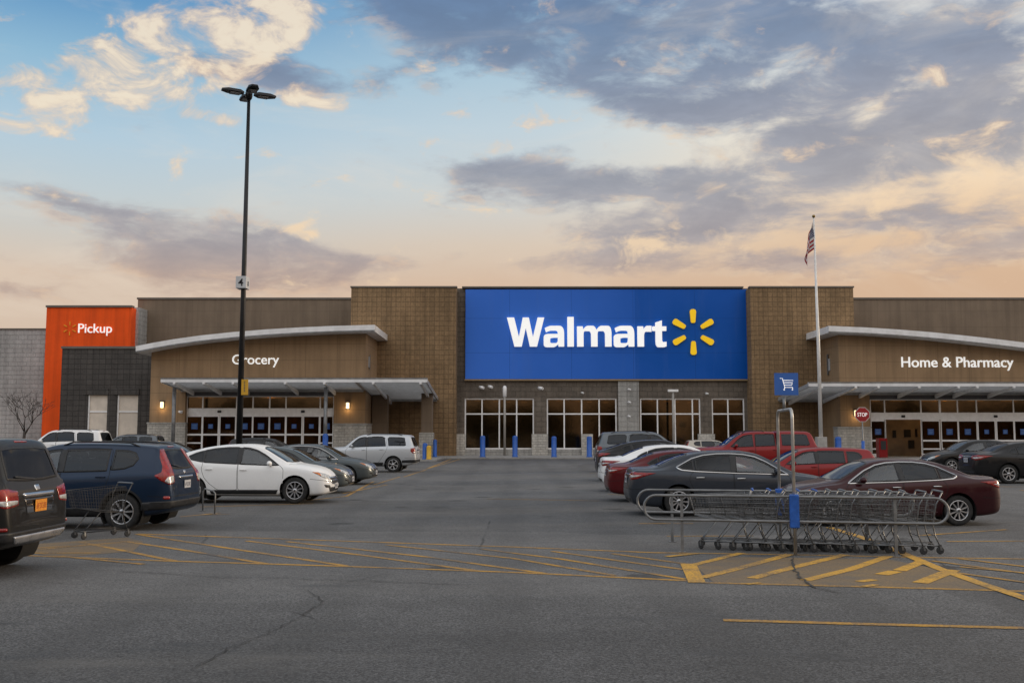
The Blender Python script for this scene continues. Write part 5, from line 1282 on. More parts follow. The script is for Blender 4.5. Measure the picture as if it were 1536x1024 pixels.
for pxs, w in (
    ([(205,800.5),(480,810),(768,820),(980,828.5),(1180,831.5),(1400,836),(1600,839)], .12), ([(40,833),(250,841),(500,848.5),(768,858),(1030,870.5)], .12), ([(1052,873.5),(1230,878),(1420,883),(1600,888.5)], .12),
    ([(205,801),(330,820),(520,848.5)], .11), ([(183,811),(290,827),(400,845.5)], .11), ([(122,813),(262,841)], .11), ([(370,811),(540,832),(720,856.5)], .11), ([(430,812),(640,835),(818,860)], .11),
    ([(580,817),(768,837),(922,863)], .11), ([(722,823),(840,838),(1028,868.5)], .11), ([(828,826.5),(930,841),(1026,854)], .11), ([(918,830),(975,838),(1026,845)], .11), ([(60,824),(190,812)], .10),
    ([(40,829.5),(150,829)], .10), ([(90,834),(215,846)], .10), ([(36,823),(130,817)], .09),
    ([(1085,930),(1300,936),(1600,943.5)], .13),
    ([(1000,804),(1130,803.5)], .10), ([(958,785),(1040,785)], .10), ([(1380,803),(1510,794)], .10), ([(1420,812),(1600,811)], .10),
    ([(300,760),(470,755)], .10), ([(270,775),(330,769)], .10), ([(445,752),(520,744),(560,722)], .11), ([(300,772),(345,771)], .1),
    ([(514,740),(580,727)], .10), ([(560,727),(600,715)], .10), ([(606,715),(640,704)], .10), ([(575,703),(640,703),(690,683)], .13), ([(640,703),(700,685.5)], .12),
    ([(884,709),(930,709)], .12), ([(912,741),(975,744)], .10), ([(1440,838),(1600,857)], .11), ([(1398,841),(1600,868)], .11), ([(1440,850),(1600,865)], .10), ([(1420,857),(1600,882)], .11),
    ([(730,748),(900,751)], .08), ([(1530,735),(1600,742)], .12), ([(1480,729),(1560,731)], .12)):
    line(ln, pxs, w)
structure(obj('parking_lines', ln, M_ypaint))
tk = MB()
for pxs, w in (([(1032,845.5),(1046,874)], .27), ([(1036,848.5),(1078,838),(1112,829.5)], .17), ([(1052,866.5),(1110,852),(1186,831)], .19), ([(1128,867.5),(1190,851),(1268,832)], .19), ([(1208,870.5),(1275,854),(1334,834)], .19),
               ([(1349,856),(1384,842)], .22), ([(1322,862),(1344,857)], .24), ([(1288,872.5),(1312,869.5)], .16), ([(1380,874.5),(1430,855)], .24), ([(1295,880),(1315,877)], .12), ([(1120,876.5),(1140,874)], .10), ([(1000,835),(1045,830)], .16),
               ([(1244,791),(1290,805),(1345,826),(1410,853.5),(1470,875),(1560,905)], .20)):
    line(tk, pxs, w*.86, .0085)
structure(obj('hatched_markings', tk, worn_paint('bright_yellow_paint', (.64, .345, .038), .49)))
gh = MB(); poly = [G(*p) for p in ((1040,846),(1085,835),(1330,838),(1420,856),(1500,884),(1330,880),(1070,873))]
gh.add([(p.x, p.y, .0042) for p in poly], [tuple(range(len(poly)))[::-1]]); poly = [G(*p) for p in ((60,815),(190,806),(215,812),(200,826),(90,836),(45,828))]
gh.add([(p.x, p.y, .0025) for p in poly], [tuple(range(len(poly)))[::-1]])
gho = structure(obj('old_paint', gh, M_yghost))
ck = MB()
for pxs, w in (([(240,1026),(300,998),(345,973),(400,950),(455,924),(474,910),(484,902),(478,895),(455,884),(415,873)], .016), ([(140,855),(240,860),(330,866),(415,867),(560,872),(700,877),(760,880)], .022), ([(370,874),(415,867)], .02), ([(455,884),(520,874),(590,858)], .018),
               ([(1187,833),(1189,845),(1192,857),(1206,872),(1222,882),(1262,890),(1330,893)], .045), ([(400,968),(430,966),(480,964)], .018), ([(1080,955),(1130,962),(1180,973)], .02)):  # first path here: wide dark curve running from the near hoop leg
    P = [G(*p) for p in pxs]; Q = []
    for p, q in zip(P, P[1:]):
        n = max(2, int((q-p).length/.12))
        Q += [p+(q-p)*i/n+Vector((rng.gauss(0, .016), rng.gauss(0, .016))) for i in range(n)]
    vs = []
    for i, p in enumerate(Q):
        d = Q[min(i+1, len(Q)-1)]-Q[max(i-1, 0)]; d.normalize(); nn = Vector((-d.y, d.x)); a = w*.5*rng.uniform(.3, 1.2)*min(1, (i+1)/8, (len(Q)-i)/8)
        vs += [(*(p+nn*a), .0135), (*(p-nn*a), .0135)]
    ck.add(vs, [(2*i+2, 2*i+3, 2*i+1, 2*i) for i in range(len(Q)-1)])
structure(obj('asphalt_cracks_and_curve', ck, M_crack_and_curve))

# ------------------------------------------------------------------ poles, signs, bollards
def tall_light():
    Yp = 35.0; x0, _ = at(359, 640, Yp); _, zt = at(374, 140, Yp); base = (x0, Yp, 0)
    t = thing('light_pole', 'tall black parking lot light pole with four flat lamp heads', 'light pole', base)
    # the pole leans slightly as in the photograph
    xt = at(373.5, 140, Yp)[0]; P = lambda z: Vector((x0+(xt-x0)*z/zt, Yp, z))
    obj('pole_base', MB().lathe([(.32, 0), (.32, .75), (.29, .80), (0, .80)], 20, Matrix.Translation((x0, Yp, 0))), M_conc, t)
    obj('pole', MB().path([P(.7), P(zt*.5), P(zt)], [.112, .088, .056], 12), M_black, t)
    top = P(zt)
    obj('head_bracket', MB().lathe([(.09, -.22), (.13, -.12), (.13, .02), (.05, .06), (.03, .30), (0, .31)], 12, Matrix.Translation(top)), M_black, t)
    for k in range(4):
        a = R(27+90*k); u = Vector((math.cos(a), math.sin(a), 0)); v = Vector((-math.sin(a), math.cos(a), 0)); hd = empty_part('lamp_head', t)
        mb = MB(); c0 = top+u*.12+Vector((0, 0, -.03)); pr = []
        for d, w_, th in ((.06, .09, .04), (.20, .19, .07), (.62, .20, .065), (.84, .11, .035)):
            c = c0+u*d+Vector((0, 0, .02*d)); pr.append([c+v*w_-Vector((0,0,th*.5)), c+v*w_*.86+Vector((0,0,th)), c-v*w_*.86+Vector((0,0,th)), c-v*w_-Vector((0,0,th*.5))])
        vs = [p for q in pr for p in q]; fs = [(0,1,2,3), (15,14,13,12)]+[(4*i+j, 4*i+4+j, 4*i+4+(j+1) % 4, 4*i+(j+1) % 4) for i in range(3) for j in range(4)]
        mb.add(vs, [f[::-1] for f in fs]); obj('housing', mb, M_black, hd)
        c = c0+u*.38+Vector((0, 0, -.055)); obj('lens', MB().obox(c, u*.18, v*.13, (0, 0, .012)), plain('lamp_lens', (.2, .2, .2), .2) if 'lamp_lens' not in MATS else MATS['lamp_lens'], hd)
    # numbered row marker: a white box round the pole
    z1, z0 = AZ(413.5, Yp-.3, 363), AZ(431.5, Yp-.3, 363); xc = P((z0+z1)/2).x; w_ = .20
    x0s = at(353.5, 422, Yp-.24)[0]; x1s = at(369, 422, Yp-.24)[0]
    rs = thing('row_marker', 'white boxed sign with black figure 4 high on the light pole', 'sign', (xc, Yp, z0))
    obj('sign_box', MB().box(x0s, x1s, Yp-.24, Yp+.24, z0, z1), plain('white_sign_face', (.55, .56, .57), .5, 0, .06, 3), rs, bevel=.01)
    sign_text('figure', '4', 357.2, 364.6, 428.5, Yp-.242, M_black, rs, offset=.004, extrude=.006)
    me = text_mesh('8', .11, .004, .006); o = bpy.data.objects.new('side_figure', me); C.objects.link(o); me.materials.append(M_black); o.parent = rs
    o.rotation_euler = (0, 0, R(90)); o.location = Vector((x1s+.006, Yp+.02, z0+.10))-gloc(rs)
    z1, z0 = AZ(568.5, Yp-.2, 367), AZ(592, Yp-.2, 367); xa, xb = at(362, 580, Yp-.14)[0], at(372, 580, Yp-.14)[0]
    ys = thing('yellow_pole_sign', 'small upright yellow notice fixed to the light pole', 'sign', ((xa+xb)/2, Yp-.13, z0))
    obj('sign_plate', MB().box(xa, xb, Yp-.14, Yp-.115, z0, z1), plain('yellow_sign_face', (.62, .34, .02), .5, 0, .06, 3), ys)
    g = MB()
    xm = (xa+xb)/2-.005
    for q in range(7): g.box(xm-.022, xm+.022, Yp-.144, Yp-.1402, z1-.10-q*.055, z1-.07-q*.055)
    obj('sign_print', g, M_darksteel, ys)
tall_light()

def flagmat():
    m, t = newmat('flag_cloth'); uv = t.node('ShaderNodeUVMap', uv_map='UVMap').outputs[0]; sp = t.node('ShaderNodeSeparateXYZ', {0: uv}); u, v = sp.outputs[0], sp.outputs[1]
    st = t.m('MODULO', t.m('FLOOR', t.m('MULTIPLY', v, 13)), 2); c = t.mix(st, (.36, .014, .022, 1), (.62, .60, .58, 1))
    can = t.m('MULTIPLY', t.m('LESS_THAN', u, .42), t.m('GREATER_THAN', v, 6/13))
    vo = t.node('ShaderNodeTexVoronoi', {'Vector': t.mapping(uv, scale=(26, 17, 1)), 'Scale': 1, 'Randomness': .0}).outputs['Distance']
    c = t.mix(can, c, t.mix(t.step(vo, .30, .22), (.012, .018, .075, 1), (.62, .60, .58, 1)))
    principled(t, Base_Color=c, Roughness=.85); return m
def flag_pole():
    Yp = 72.0; x = AX(1231, Yp, 640); zt = AZ(327, Yp, 1227)
    t = thing('flagpole', 'white flagpole on a pale concrete block by the right entrance', 'flagpole', (x, Yp, .15))
    obj('base_block', MB().box(x-.34, x+.34, Yp-.34, Yp+.34, .15, AZ(655, Yp)), M_conc, t, bevel=.03)
    obj('pole', MB().path([(x, Yp, AZ(655, Yp)-.01), (x, Yp, zt*.45), (x-.08, Yp, zt)], [.145, .12, .055], 14), plain('white_pole_paint', (.74, .72, .69), .4, .1, .08, 2), t)
    obj('finial', MB().sphere((x-.08, Yp, zt+.12), .12, 14, 10).lathe([(.05, 0), (.05, .05)], 10, Matrix.Translation((x-.08, Yp, zt-.01))), plain('finial_gold', (.25, .17, .06), .35, .8), t)
    me = bpy.data.meshes.new('flag'); nu, nv = 26, 22; vs, uvs = [], []
    zh = AZ(333.5, Yp, 1227)
    hoist = 2.0
    for j in range(nv+1):
        v = j/nv
        for i in range(nu+1):
            u = i/nu
            # hanging cloth: the fly drops straight down, gathered into soft folds
            hx = -.06-.72*math.sin(min(1, u*1.25)*math.pi*.5)*(.55+.45*(1-v))*(1-.35*max(0, u-.6)) ; drop = 1.75*u**1.25
            fy = .10*math.sin(u*11+v*2.0)*(.25+u)+.05*math.sin(v*9+u*4)
            z = zh-(1-v)*hoist*(1-.12*u)-drop*(1-.10*(1-v))
            vs.append((hx+.05*math.sin(u*9+v*5), fy, z-zh)); uvs.append((u, v))
    fs = [(j*(nu+1)+i, j*(nu+1)+i+1, (j+1)*(nu+1)+i+1, (j+1)*(nu+1)+i) for j in range(nv) for i in range(nu)]
    me.from_pydata(vs, [], fs); l = me.uv_layers.new(name='UVMap')
    for lp in me.loops: l.data[lp.index].uv = uvs[lp.vertex_index]
    me.polygons.foreach_set('use_smooth', [True]*len(fs)); me.materials.append(flagmat())
    f = bpy.data.objects.new('flag', me); C.objects.link(f); f.location = (x-.06, Yp-.05, zh); tag(f, 'red white and blue striped flag hanging limp from the flagpole', 'flag')
    so_ = f.modifiers.new('thickness', 'SOLIDIFY'); so_.thickness = .006
flag_pole()
def stop_sign():
    Yp = 55.0; x, z = at(1293.5, 621.5, Yp); r = .43
    t = thing('stop_sign', 'red octagonal stop sign on a post before the right entrance', 'sign', (x, Yp, 0))
    obj('post', MB().path([(x, Yp+.03, 0), (x, Yp+.03, z-.1)], .035, 8), M_steel, t)
    obj('post_sleeve', MB().path([(x, Yp+.03, 0), (x, Yp+.03, 1.55)], .09, 10), M_bluepaint, t)
    oc = lambda q: [(x+q*math.cos(R(22.5+45*k)), z+q*math.sin(R(22.5+45*k))) for k in range(8)]
    obj('sign_plate', MB().prism(oc(r), Yp-.012, Yp), plain('stop_white', (.6, .58, .56), .5), t)
    obj('sign_face', MB().prism(oc(r*.93), Yp-.016, Yp-.0122), plain('stop_red', (.34, .012, .014), .45), t)
    w_ = r*1.25*FPX/Yp/2; sign_text('lettering', 'STOP', 1293.5-w_, 1293.5+w_, 621.5+r*.24*FPX/Yp, Yp-.0165, M_white, t, offset=.0, extrude=.004, height=r*.48)
stop_sign()
def bollard(px, Yp, r, pyt, m, label, name='bollard', group='blue bollards along the shopfront', z0=.15):
    x = AX(px, Yp, 670); z = AZ(pyt, Yp, px)
    o = obj(name, MB().lathe([(r*1.25, 0), (r*1.25, .04), (r, .06), (r, z-z0-r*.7), (r*.92, z-z0-r*.35), (r*.65, z-z0-r*.1), (0, z-z0)], 18), m, None, (0,0,0))
    o.location = (x, Yp, z0); tag(o, label, 'bollard', group)
bollard(724, 77.5, .20, 653, M_bluepaint, 'leftmost blue bollard under the sign panel, before the first window')
bollard(772.5, 77.5, .20, 653, M_bluepaint, 'second blue bollard from the left, before the first window by its right pier')
bollard(831, 77.5, .20, 654, M_bluepaint, 'blue bollard before the left half of the second window')
bollard(884, 77.5, .20, 654, M_bluepaint, 'blue bollard beside the tail of the grey parked suv')
bollard(652.5, 77.6, .15, 659, M_bluepaint, 'slim blue bollard next to the stone column base')
bollard(637.5, 70.9, .17, 664, M_bluepaint, 'short blue bollard beside a yellow one near the silver suv')
bollard(643.5, 70.6, .17, 668, plain('yellow_bollard_paint', (.62, .36, .02), .5, 0, .15, 6), 'yellow bollard at the pavement edge near the silver suv', group=None)
bollard(1257.5, 72.4, .22, 654.5, M_bluepaint, 'blue bollard before the stone base of the right entrance')
bollard(487.8, 70.9, .19, 650, M_bluepaint, 'blue bollard in front of the left entrance canopy post')
def wall_lamp(px, py, Yw, label):
    x, z = at(px, py, Yw); t = thing('wall_lamp', label, 'wall lamp', (x, Yw, z), 'lit wall lamps at the entrances')
    obj('housing', MB().box(x-.15, x+.15, Yw-.05, Yw-.003, z-.32, z+.30).box(x-.16, x+.16, Yw-.26, Yw-.052, z+.20, z+.30), M_darksteel, t, bevel=.01)
    obj('lamp_glass', MB().lathe([(.07, -.24), (.12, -.22), (.12, .17), (.07, .19)], 14, Matrix.Translation((x, Yw-.17, z))), M_lampglow, t)
    l = bpy.data.lights.new('lamp_light', 'POINT'); l.energy = 8; l.color = (1, .66, .30); l.shadow_soft_size = .12
    o = bpy.data.objects.new('lamp_light', l); C.objects.link(o); o.parent = t; o.location = (0, -.34, -.32)
wall_lamp(244, 606.5, YV1, 'lit lamp on the brown pillar left of the left entrance doors')
wall_lamp(522, 607.5, YV1, 'lit lamp on the brown pillar right of the left entrance doors')
wall_lamp(1283, 619, YV2, 'lit lamp on the brown pillar behind the stop sign')
def wall_camera(px, py, Yw, label, m=None, s=1.0):
    x, z = at(px, py, Yw); t = thing('security_camera', label, 'camera', (x, Yw, z), 'white security cameras on the store walls')
    obj('bracket', MB().box(x-.07*s, x+.07*s, Yw-.04, Yw-.003, z-.10*s, z+.10*s).path([(x, Yw-.03, z), (x, Yw-.32*s, z+.03)], .03*s, 8), M_alum, t)
    obj('camera_body', MB().path([(x-.10*s, Yw-.30*s, z+.02), (x+.16*s, Yw-.52*s, z-.05*s)], .095*s, 12), M_alum, t)
for px, py, Yw, lb, s in ((722, 581, YC, 'white camera on the block wall above the first window', 1.3), (735, 580, YC, 'white camera beside another above the first window', 1.2), (810, 582, YC, 'white camera on the block pier between the first two windows', 1.3), (873, 589, YC, 'tiny camera above the second window', .7),
                          (943, 584, YC-.14, 'upper small white fitting on the light grey pier', .8), (943, 603, YC-.14, 'middle small white fitting on the light grey pier', .8), (942.5, 624, YC-.14, 'lower small fitting on the light grey pier', .8), (1059, 590, YC, 'small camera on the pier between the last two windows', .8), (272.5, 617.5, YV1, 'small white camera on the pillar beside the left entrance doors', 1.0)):
    wall_camera(px, py, Yw, lb, None, s)
for px, py0, py1, Yp, label in ((757, 578, 676, 82.6, 'slim pale lamp post standing before the first shop window'), (1010, 583, 676, 82.6, 'slim pale lamp post with flat top before the third window')):
    x = AX(px, Yp, 620); z = AZ(py0, Yp, px); t = thing('lamp_post', label, 'lamp post', (x, Yp, .15))
    obj('pole', MB().path([(x, Yp, .15), (x, Yp, z-.3)], .10, 12), plain('pale_pole', (.36, .34, .31), .5, .2, .1, 3) if 'pale_pole' not in MATS else MATS['pale_pole'], t)
    obj('lamp_cap', MB().lathe([(.10, -.95), (.16, -.9), (.17, -.2), (.12, -.05), (0, 0)], 14, Matrix.Translation((x, Yp, z))) if px < 900 else MB().box(x-.42, x+.42, Yp-.16, Yp+.16, z-.24, z-.05), M_alum, t)
M_greysign = plain('grey_sign', (.42, .42, .42), .6)
t = thing('wall_sign', 'small white sign on the side wall of the right entrance', 'sign', (AX(1250.5, 79.0), 79, AZ(547, 79)))
x = AX(1260, YV2)-.004; obj('sign_plate', MB().box(x-.06, x, 79.6, 80.3, AZ(556, 80), AZ(538, 80)), M_greysign, t, bevel=.01)
obj('sign_bracket', MB().box(x-.09, x-.061, 79.9, 80.2, AZ(562, 80), AZ(531, 80)), M_steel, t)
t = thing('wall_sign', 'small white sign on the side wall of the left entrance', 'sign', (AX(553, 77), 77, AZ(543, 77)))
x = AX(548, YV1)+.004; obj('sign_plate', MB().box(x, x+.06, 77.2, 77.9, AZ(551, 77.5), AZ(535, 77.5)), M_greysign, t, bevel=.01)
obj('sign_bracket', MB().box(x+.061, x+.09, 77.4, 77.7, AZ(554, 77.5), AZ(532, 77.5)), M_steel, t)
x0, z0 = at(1319, 676, 75.8); x1, z1 = at(1331, 657, 75.8)
t = thing('vending_kiosk', 'red vending kiosk standing beside the open doorway', 'kiosk', ((x0+x1)/2, 75.8, .15))
obj('cabinet', MB().box(x0, x1, 75.8, 76.5, .15, z1), PAINT['red'], t, bevel=.03); obj('screen', MB().box(x0+.12, x1-.12, 75.77, 75.797, z1-.85, z1-.2), M_blackpl, t)

# ------------------------------------------------------------------ cart corral and carts
CA = math.atan2(-.85, 4.7); cu, cv = Vector((math.cos(CA), math.sin(CA), 0)), Vector((-math.sin(CA), math.cos(CA), 0))
N0 = Vector((2.20, 16.85, 0)); F0 = N0+Vector((.09, 1.6, 0)); CL = 4.78
def corral():
    t = thing('cart_corral', 'galvanised tube cart corral with rounded rail ends and a tall hoop', 'cart corral', tuple(N0+cu*CL/2+cv*.8))
    for o in (N0, F0):
        r = .2; pts = []
        for cx, a0 in ((r, 90), (CL-r, -90)):
            for k in range(13):
                a = R(a0+180*k/12); pts.append(o+cu*(cx+r*math.cos(a))+Vector((0, 0, .73+r*math.sin(a))))
        obj('rail_loop', MB().path(pts, .022, 10, closed=True), M_steel, t)
        for d in (.62, 3.98):
            p = o+cu*d+cv*.028; obj('post', MB().obox(p+Vector((0, 0, .475)), cu*.024, cv*.024, (0, 0, .475)).obox(p+Vector((0, 0, .006)), cu*.06, cv*.06, (0, 0, .006)), M_steel, t)
    a = N0+cu*2.42-cv*.035; b = F0+cu*2.52+cv*.03; H = 2.35; rad = .16; d = (b-a).normalized(); pts = [a.copy()]
    for k in range(9): an = R(90*k/8); pts.append(a+d*(rad-rad*math.cos(an))+Vector((0, 0, H-rad+rad*math.sin(an))))
    for k in range(9): an = R(90*k/8); pts.append(b-d*(rad-rad*math.sin(an))+Vector((0, 0, H-rad+rad*math.cos(an))))
    pts.append(b.copy()); obj('hoop', MB().path(pts, .026, 12), plain('hoop_steel', (.46, .45, .43), .38, .7, .15, 4), t)
    for q in (a, b):
        obj('leg_guard', MB().obox(q+Vector((0, 0, .70)), cu*.075, cv*.06, (0, 0, .27)), M_bluepaint, t, bevel=.02)
    m = (a+b)/2; obj('sign_post', MB().path([m+Vector((0, 0, H-.01)), m+Vector((0, 0, H+.22))], .026, 10), M_steel, t)
    xs, zs = at(1178.5, 576, m.y); s = thing('cart_sign', 'square blue sign with white shopping cart symbol on top of the hoop', 'sign', (m.x, m.y, H+.12))
    k = m.y/FPX; w_, h_ = 17.8*k, 16.6*k
    obj('sign_plate', MB().box(xs-w_, xs+w_, m.y-.045, m.y-.03, zs-h_, zs+h_), M_bluesign, s)
    g = MB(); yy = m.y-.047; P = lambda px, py: Vector((xs+(px-1178.5)*k, yy, zs-(py-576)*k))
    for pl in ([(1169,567.5),(1172.5,567.5),(1176,581),(1187.5,581)], [(1173.2,570.5),(1188.5,570.5),(1186.5,577.5),(1175,577.5)], [(1174,574),(1187.5,574)], [(1176,581),(1174.8,584)], [(1187.5,581),(1187.5,584)]):
        g.path([P(*q) for q in pl], .55*k*1.15, 6)
    for c in ((1175, 584.5), (1187.3, 584.5)): g.sphere(P(*c), (1.1*k, .003, 1.1*k), 10, 6)
    obj('cart_symbol', g, M_white, s)
M_bluesign = plain('blue_sign_face', (.030, .12, .42), .45, 0, .06, 5)
corral()
def cart_meshes():
    bk = MB(); w = .0032
    rw, nw = .27, .20; xr_, xn = -.34, .50
    def half(u): return rw+(nw-rw)*u
    def ztop(u): return .945-.05*u
    def zbot(u): return .47+.10*u
    def X(u, v): return xr_+(xn-xr_)*u+(v-.0)*(-.10 if False else 0)+(.09*(v)*u)
    def side(u, v, s): return Vector((X(u, v), s*(half(u)*(.86+.14*v)), zbot(u)+(ztop(u)-zbot(u))*v))
    for s in (1, -1):
        for i in range(19): bk.path([side(i/18, v, s) for v in (0, .5, 1)], w, 4, cap=False)
        for v in (.0, .17, .34, .51, .68, .85): bk.path([side(u, v, s) for u in (0, .5, 1)], w*1.15, 4, cap=False)
    for i in range(9):
        a = -1+2*i/8; p = lambda v: Vector((X(1, v), a*half(1)*(.86+.14*v), zbot(1)+(ztop(1)-zbot(1))*v)); bk.path([p(0), p(1)], w, 4, cap=False)
        q = lambda u: Vector((X(u, 0), a*half(u)*.86, zbot(u))); bk.path([q(0), q(1)], w, 4, cap=False)
    for v in (.17, .34, .51, .68, .85): bk.path([side(1, v, 1), side(1, v, -1)], w*1.15, 4, cap=False)
    for i in range(0, 13): bk.path([side(i/12, 0, 1), side(i/12, 0, -1)], w, 4, cap=False)
    rim = [side(0, 1, 1), side(.5, 1, 1), side(.93, 1, 1), side(1, 1, .8), side(1, 1, -.8), side(.93, 1, -1), side(.5, 1, -1), side(0, 1, -1)]
    bk.path(rim, .007, 6, closed=True); bk.path([side(0, 0, 1), side(1, 0, 1), side(1, 0, -1), side(0, 0, -1)], .006, 6, closed=True)
    fl = MB()
    for i in range(8):
        a = -1+2*i/7; fl.path([Vector((xr_+.01, a*.25, .52)), Vector((xr_-.02, a*.26, .93))], w, 4, cap=False)
    for z in (.55, .68, .80, .92): fl.path([Vector((xr_, -.255, z)), Vector((xr_, .255, z))], w*1.2, 4, cap=False)
    fr = MB()
    for s in (1, -1):
        fr.path([(-.40, s*.27, .13), (-.33, s*.265, .30), (-.30, s*.255, .47), (-.36, s*.275, .80), (-.46, s*.285, 1.0)], .0115, 8)
        fr.path([(-.40, s*.27, .13), (0, s*.245, .15), (.40, s*.19, .13)], .0115, 8)
        fr.path([(.40, s*.19, .14), (.34, s*.20, .22), (.12, s*.235, .49)], .0105, 8)
        fr.path([(-.30, s*.255, .47), (.12, s*.235, .495), (.46, s*.185, .565)], .009, 8)
    fr.path([(.40, .19, .135), (.43, 0, .135), (.40, -.19, .135)], .0105, 8); fr.path([(-.33, .262, .30), (-.33, -.262, .30)], .008, 6)
    for i in range(5): fr.path([(-.32+.0*i, -.22+.11*i, .165), (.36, -.16+.08*i, .165)], .004, 4)
    hd = MB().path([(-.46, .285, 1.0), (-.475, .23, 1.005), (-.475, -.23, 1.005), (-.46, -.285, 1.0)], .016, 10)
    wh = MB().lathe([(.0, -.013), (.045, -.014), (.060, -.010), (.062, 0), (.060, .010), (.045, .014), (0, .013)], 18, Matrix.Rotation(R(90), 4, 'X'))
    fk = MB().obox((-.01, .02, .045), (.016, 0, .0), (0, .003, 0), (.006, 0, .045)).obox((-.01, -.02, .045), (.016, 0, 0), (0, .003, 0), (.006, 0, .045)).obox((.0, 0, .078), (.02, 0, 0), (0, .023, 0), (0, 0, .004))
    return [(n, m.mesh(n)) for n, m in (('basket', bk), ('child_flap', fl), ('frame', fr), ('handle', hd), ('wheel', wh), ('fork', fk))]
CM = dict(cart_meshes()); M_wired = plain('dark_cart_wire', (.045, .045, .047), .45, .5, .2, 20); M_wire = plain('cart_wire', (.20, .205, .21), .34, .7, .2, 20); M_grip = plain('grey_grip', (.16, .17, .18), .5, 0, .1, 12); M_rub = plain('caster_rubber', (.03, .03, .03), .7, 0, .2, 20)
def cart(p, ang, label, grip, group=None, wire=None):
    t = thing('shopping_cart', label, 'shopping cart', tuple(p), group); t.rotation_euler.z = ang
    for n in ('basket', 'child_flap', 'frame', 'handle'):
        me = CM[n]; 
        if not me.materials: me.materials.append(M_wire)
        o = bpy.data.objects.new(n, me); C.objects.link(o); o.parent = t
        if n == 'handle': o.material_slots[0].link = 'OBJECT'; o.material_slots[0].material = grip
        elif wire: o.material_slots[0].link = 'OBJECT'; o.material_slots[0].material = wire
    for x, y in ((-.40, .27), (-.40, -.27), (.40, .19), (.40, -.19)):
        e = empty_part('caster', t); e.location = (x, y, .066); e.rotation_euler.z = rng.uniform(-.9, .9) if x > 0 else 0
        for n, mm in (('wheel', M_rub), ('fork', M_wire)):
            me = CM[n]
            if not me.materials: me.materials.append(mm)
            o = bpy.data.objects.new(n, me); C.objects.link(o); o.parent = e
    return t
cc0 = (N0+F0)/2
places = ['first cart at the left end of the nested row in the corral', 'second cart from the left in the nested row, with blue grip', 'cart nested just left of the hoop legs', 'cart nested between the two blue leg guards', 'cart nested just right of the hoop legs', 'sixth cart from the left in the nested corral row', 'middle cart of the right half of the nested row', 'cart fifth from the right end of the nested row',
          'cart fourth from the right end of the nested row', 'cart nested beside the right corral post', 'cart third from the right end of the row', 'cart last but one at the right end of the row', 'last cart at the right end, its nose in the one before']
for i, lb in enumerate(places):
    d = 1.46+i*.24
    if i >= 11: d += .08
    d += rng.uniform(-.035, .035)
    cart(cc0+cu*d+cv*(rng.uniform(-.09, .09)-.12), CA+math.pi+rng.uniform(-.06, .06), lb, M_bluepaint if i in (0, 1, 3, 4) else M_grip, 'nested shopping carts in the corral')
g = G(150, 806); cart((g.x, g.y, .004), R(228), 'stray shopping cart left beside the navy suv', M_grip, None, M_wired)
a = G(304, 766); b = G(322, 771); t = thing('guard_hoop', 'low thin steel hoop standing beside the white car rear wheel', 'guard rail', (a.x, a.y, 0))
obj('hoop', MB().path([(a.x, a.y, 0), (a.x, a.y, .50), (a.x+.05, a.y, .56), (b.x-.05, b.y, .56), (b.x, b.y, .50), (b.x, b.y, 0)], .02, 8), M_steel, t)
for p in (a, b): obj('foot_plate', MB().box(p.x-.06, p.x+.06, p.y-.06, p.y+.06, .004, .016), M_steel, t)

# ------------------------------------------------------------------ bare tree, trees across the road behind the viewer
def bare_tree(px, pyt, Yp, label):
    x = AX(px, Yp, 640); H = AZ(pyt, Yp, px); t = thing('bare_tree', label, 'tree', (x, Yp, 0)); r = random.Random(11); tr, cr = MB(), MB()
    tr.path([(x, Yp, 0), (x+.05, Yp, H*.25), (x+.1, Yp, H*.42)], [.13, .10, .085], 8)
    def grow(p, d, l, rad, n):
        q = p+d*l; mid = p+d*l*.5+Vector((r.gauss(0, .05), r.gauss(0, .05), 0))*l
        cr.path([p, mid, q], [rad*.7, rad*.6, rad*.42], 5)
        if n == 0: return
        for k in range(r.choice((2, 3, 3))):
            e = (d+Vector((r.gauss(0, .55), r.gauss(0, .55), r.uniform(-.05, .35)))).normalized(); grow(q, e, l*r.uniform(.58, .85), rad*.62, n-1)
    for k in range(5):
        a = k*1.256+r.uniform(-.3, .3); grow(Vector((x+.1, Yp, H*(.34+.02*k))), Vector((math.cos(a)*.5, math.sin(a)*.5, .95)).normalized(), H*.20, .055, 4)
    bark = plain('bark', (.055, .045, .038), .9, 0, .3, 8)
    obj('trunk', tr, bark, t); obj('crown', cr, bark, t)
bare_tree(35, 580, 66, 'bare leafless tree before the pale grey wall')
def leafmat():
    m, t = newmat('far_foliage'); co = objco(t); n = t.noise(co, .4, 4)
    principled(t, Base_Color=t.mix(t.step(n, .3, .7), (.018, .024, .010, 1), (.05, .055, .022, 1)), Roughness=.9); return m
fm = MB(); r = random.Random(5)
for k in range(120):
    cx, cy = r.uniform(-120, 120), r.uniform(-66, -50); hh = r.uniform(5.0, 9.5)*(1.3 if r.random() < .15 else 1)
    fm.path([(cx, cy, 0), (cx, cy, hh*.6)], [.2, .1], 5)
    for q in range(170):
        th, ph = r.uniform(0, 6.28), math.acos(r.uniform(-1, 1)); rad = r.uniform(.3, 1)**.5
        c = Vector((cx+hh*.46*rad*math.sin(ph)*math.cos(th), cy+hh*.38*rad*math.sin(ph)*math.sin(th), hh*.52+hh*.48*rad*math.cos(ph)))
        a = Vector((r.gauss(0, 1), r.gauss(0, 1), r.gauss(0, 1))).normalized()*hh*.07; b = Vector((r.gauss(0, 1), r.gauss(0, 1), r.gauss(0, 1))).normalized()*hh*.07
        fm.add([c-a, c+b, c+a, c-b], [(0, 1, 2, 3)])
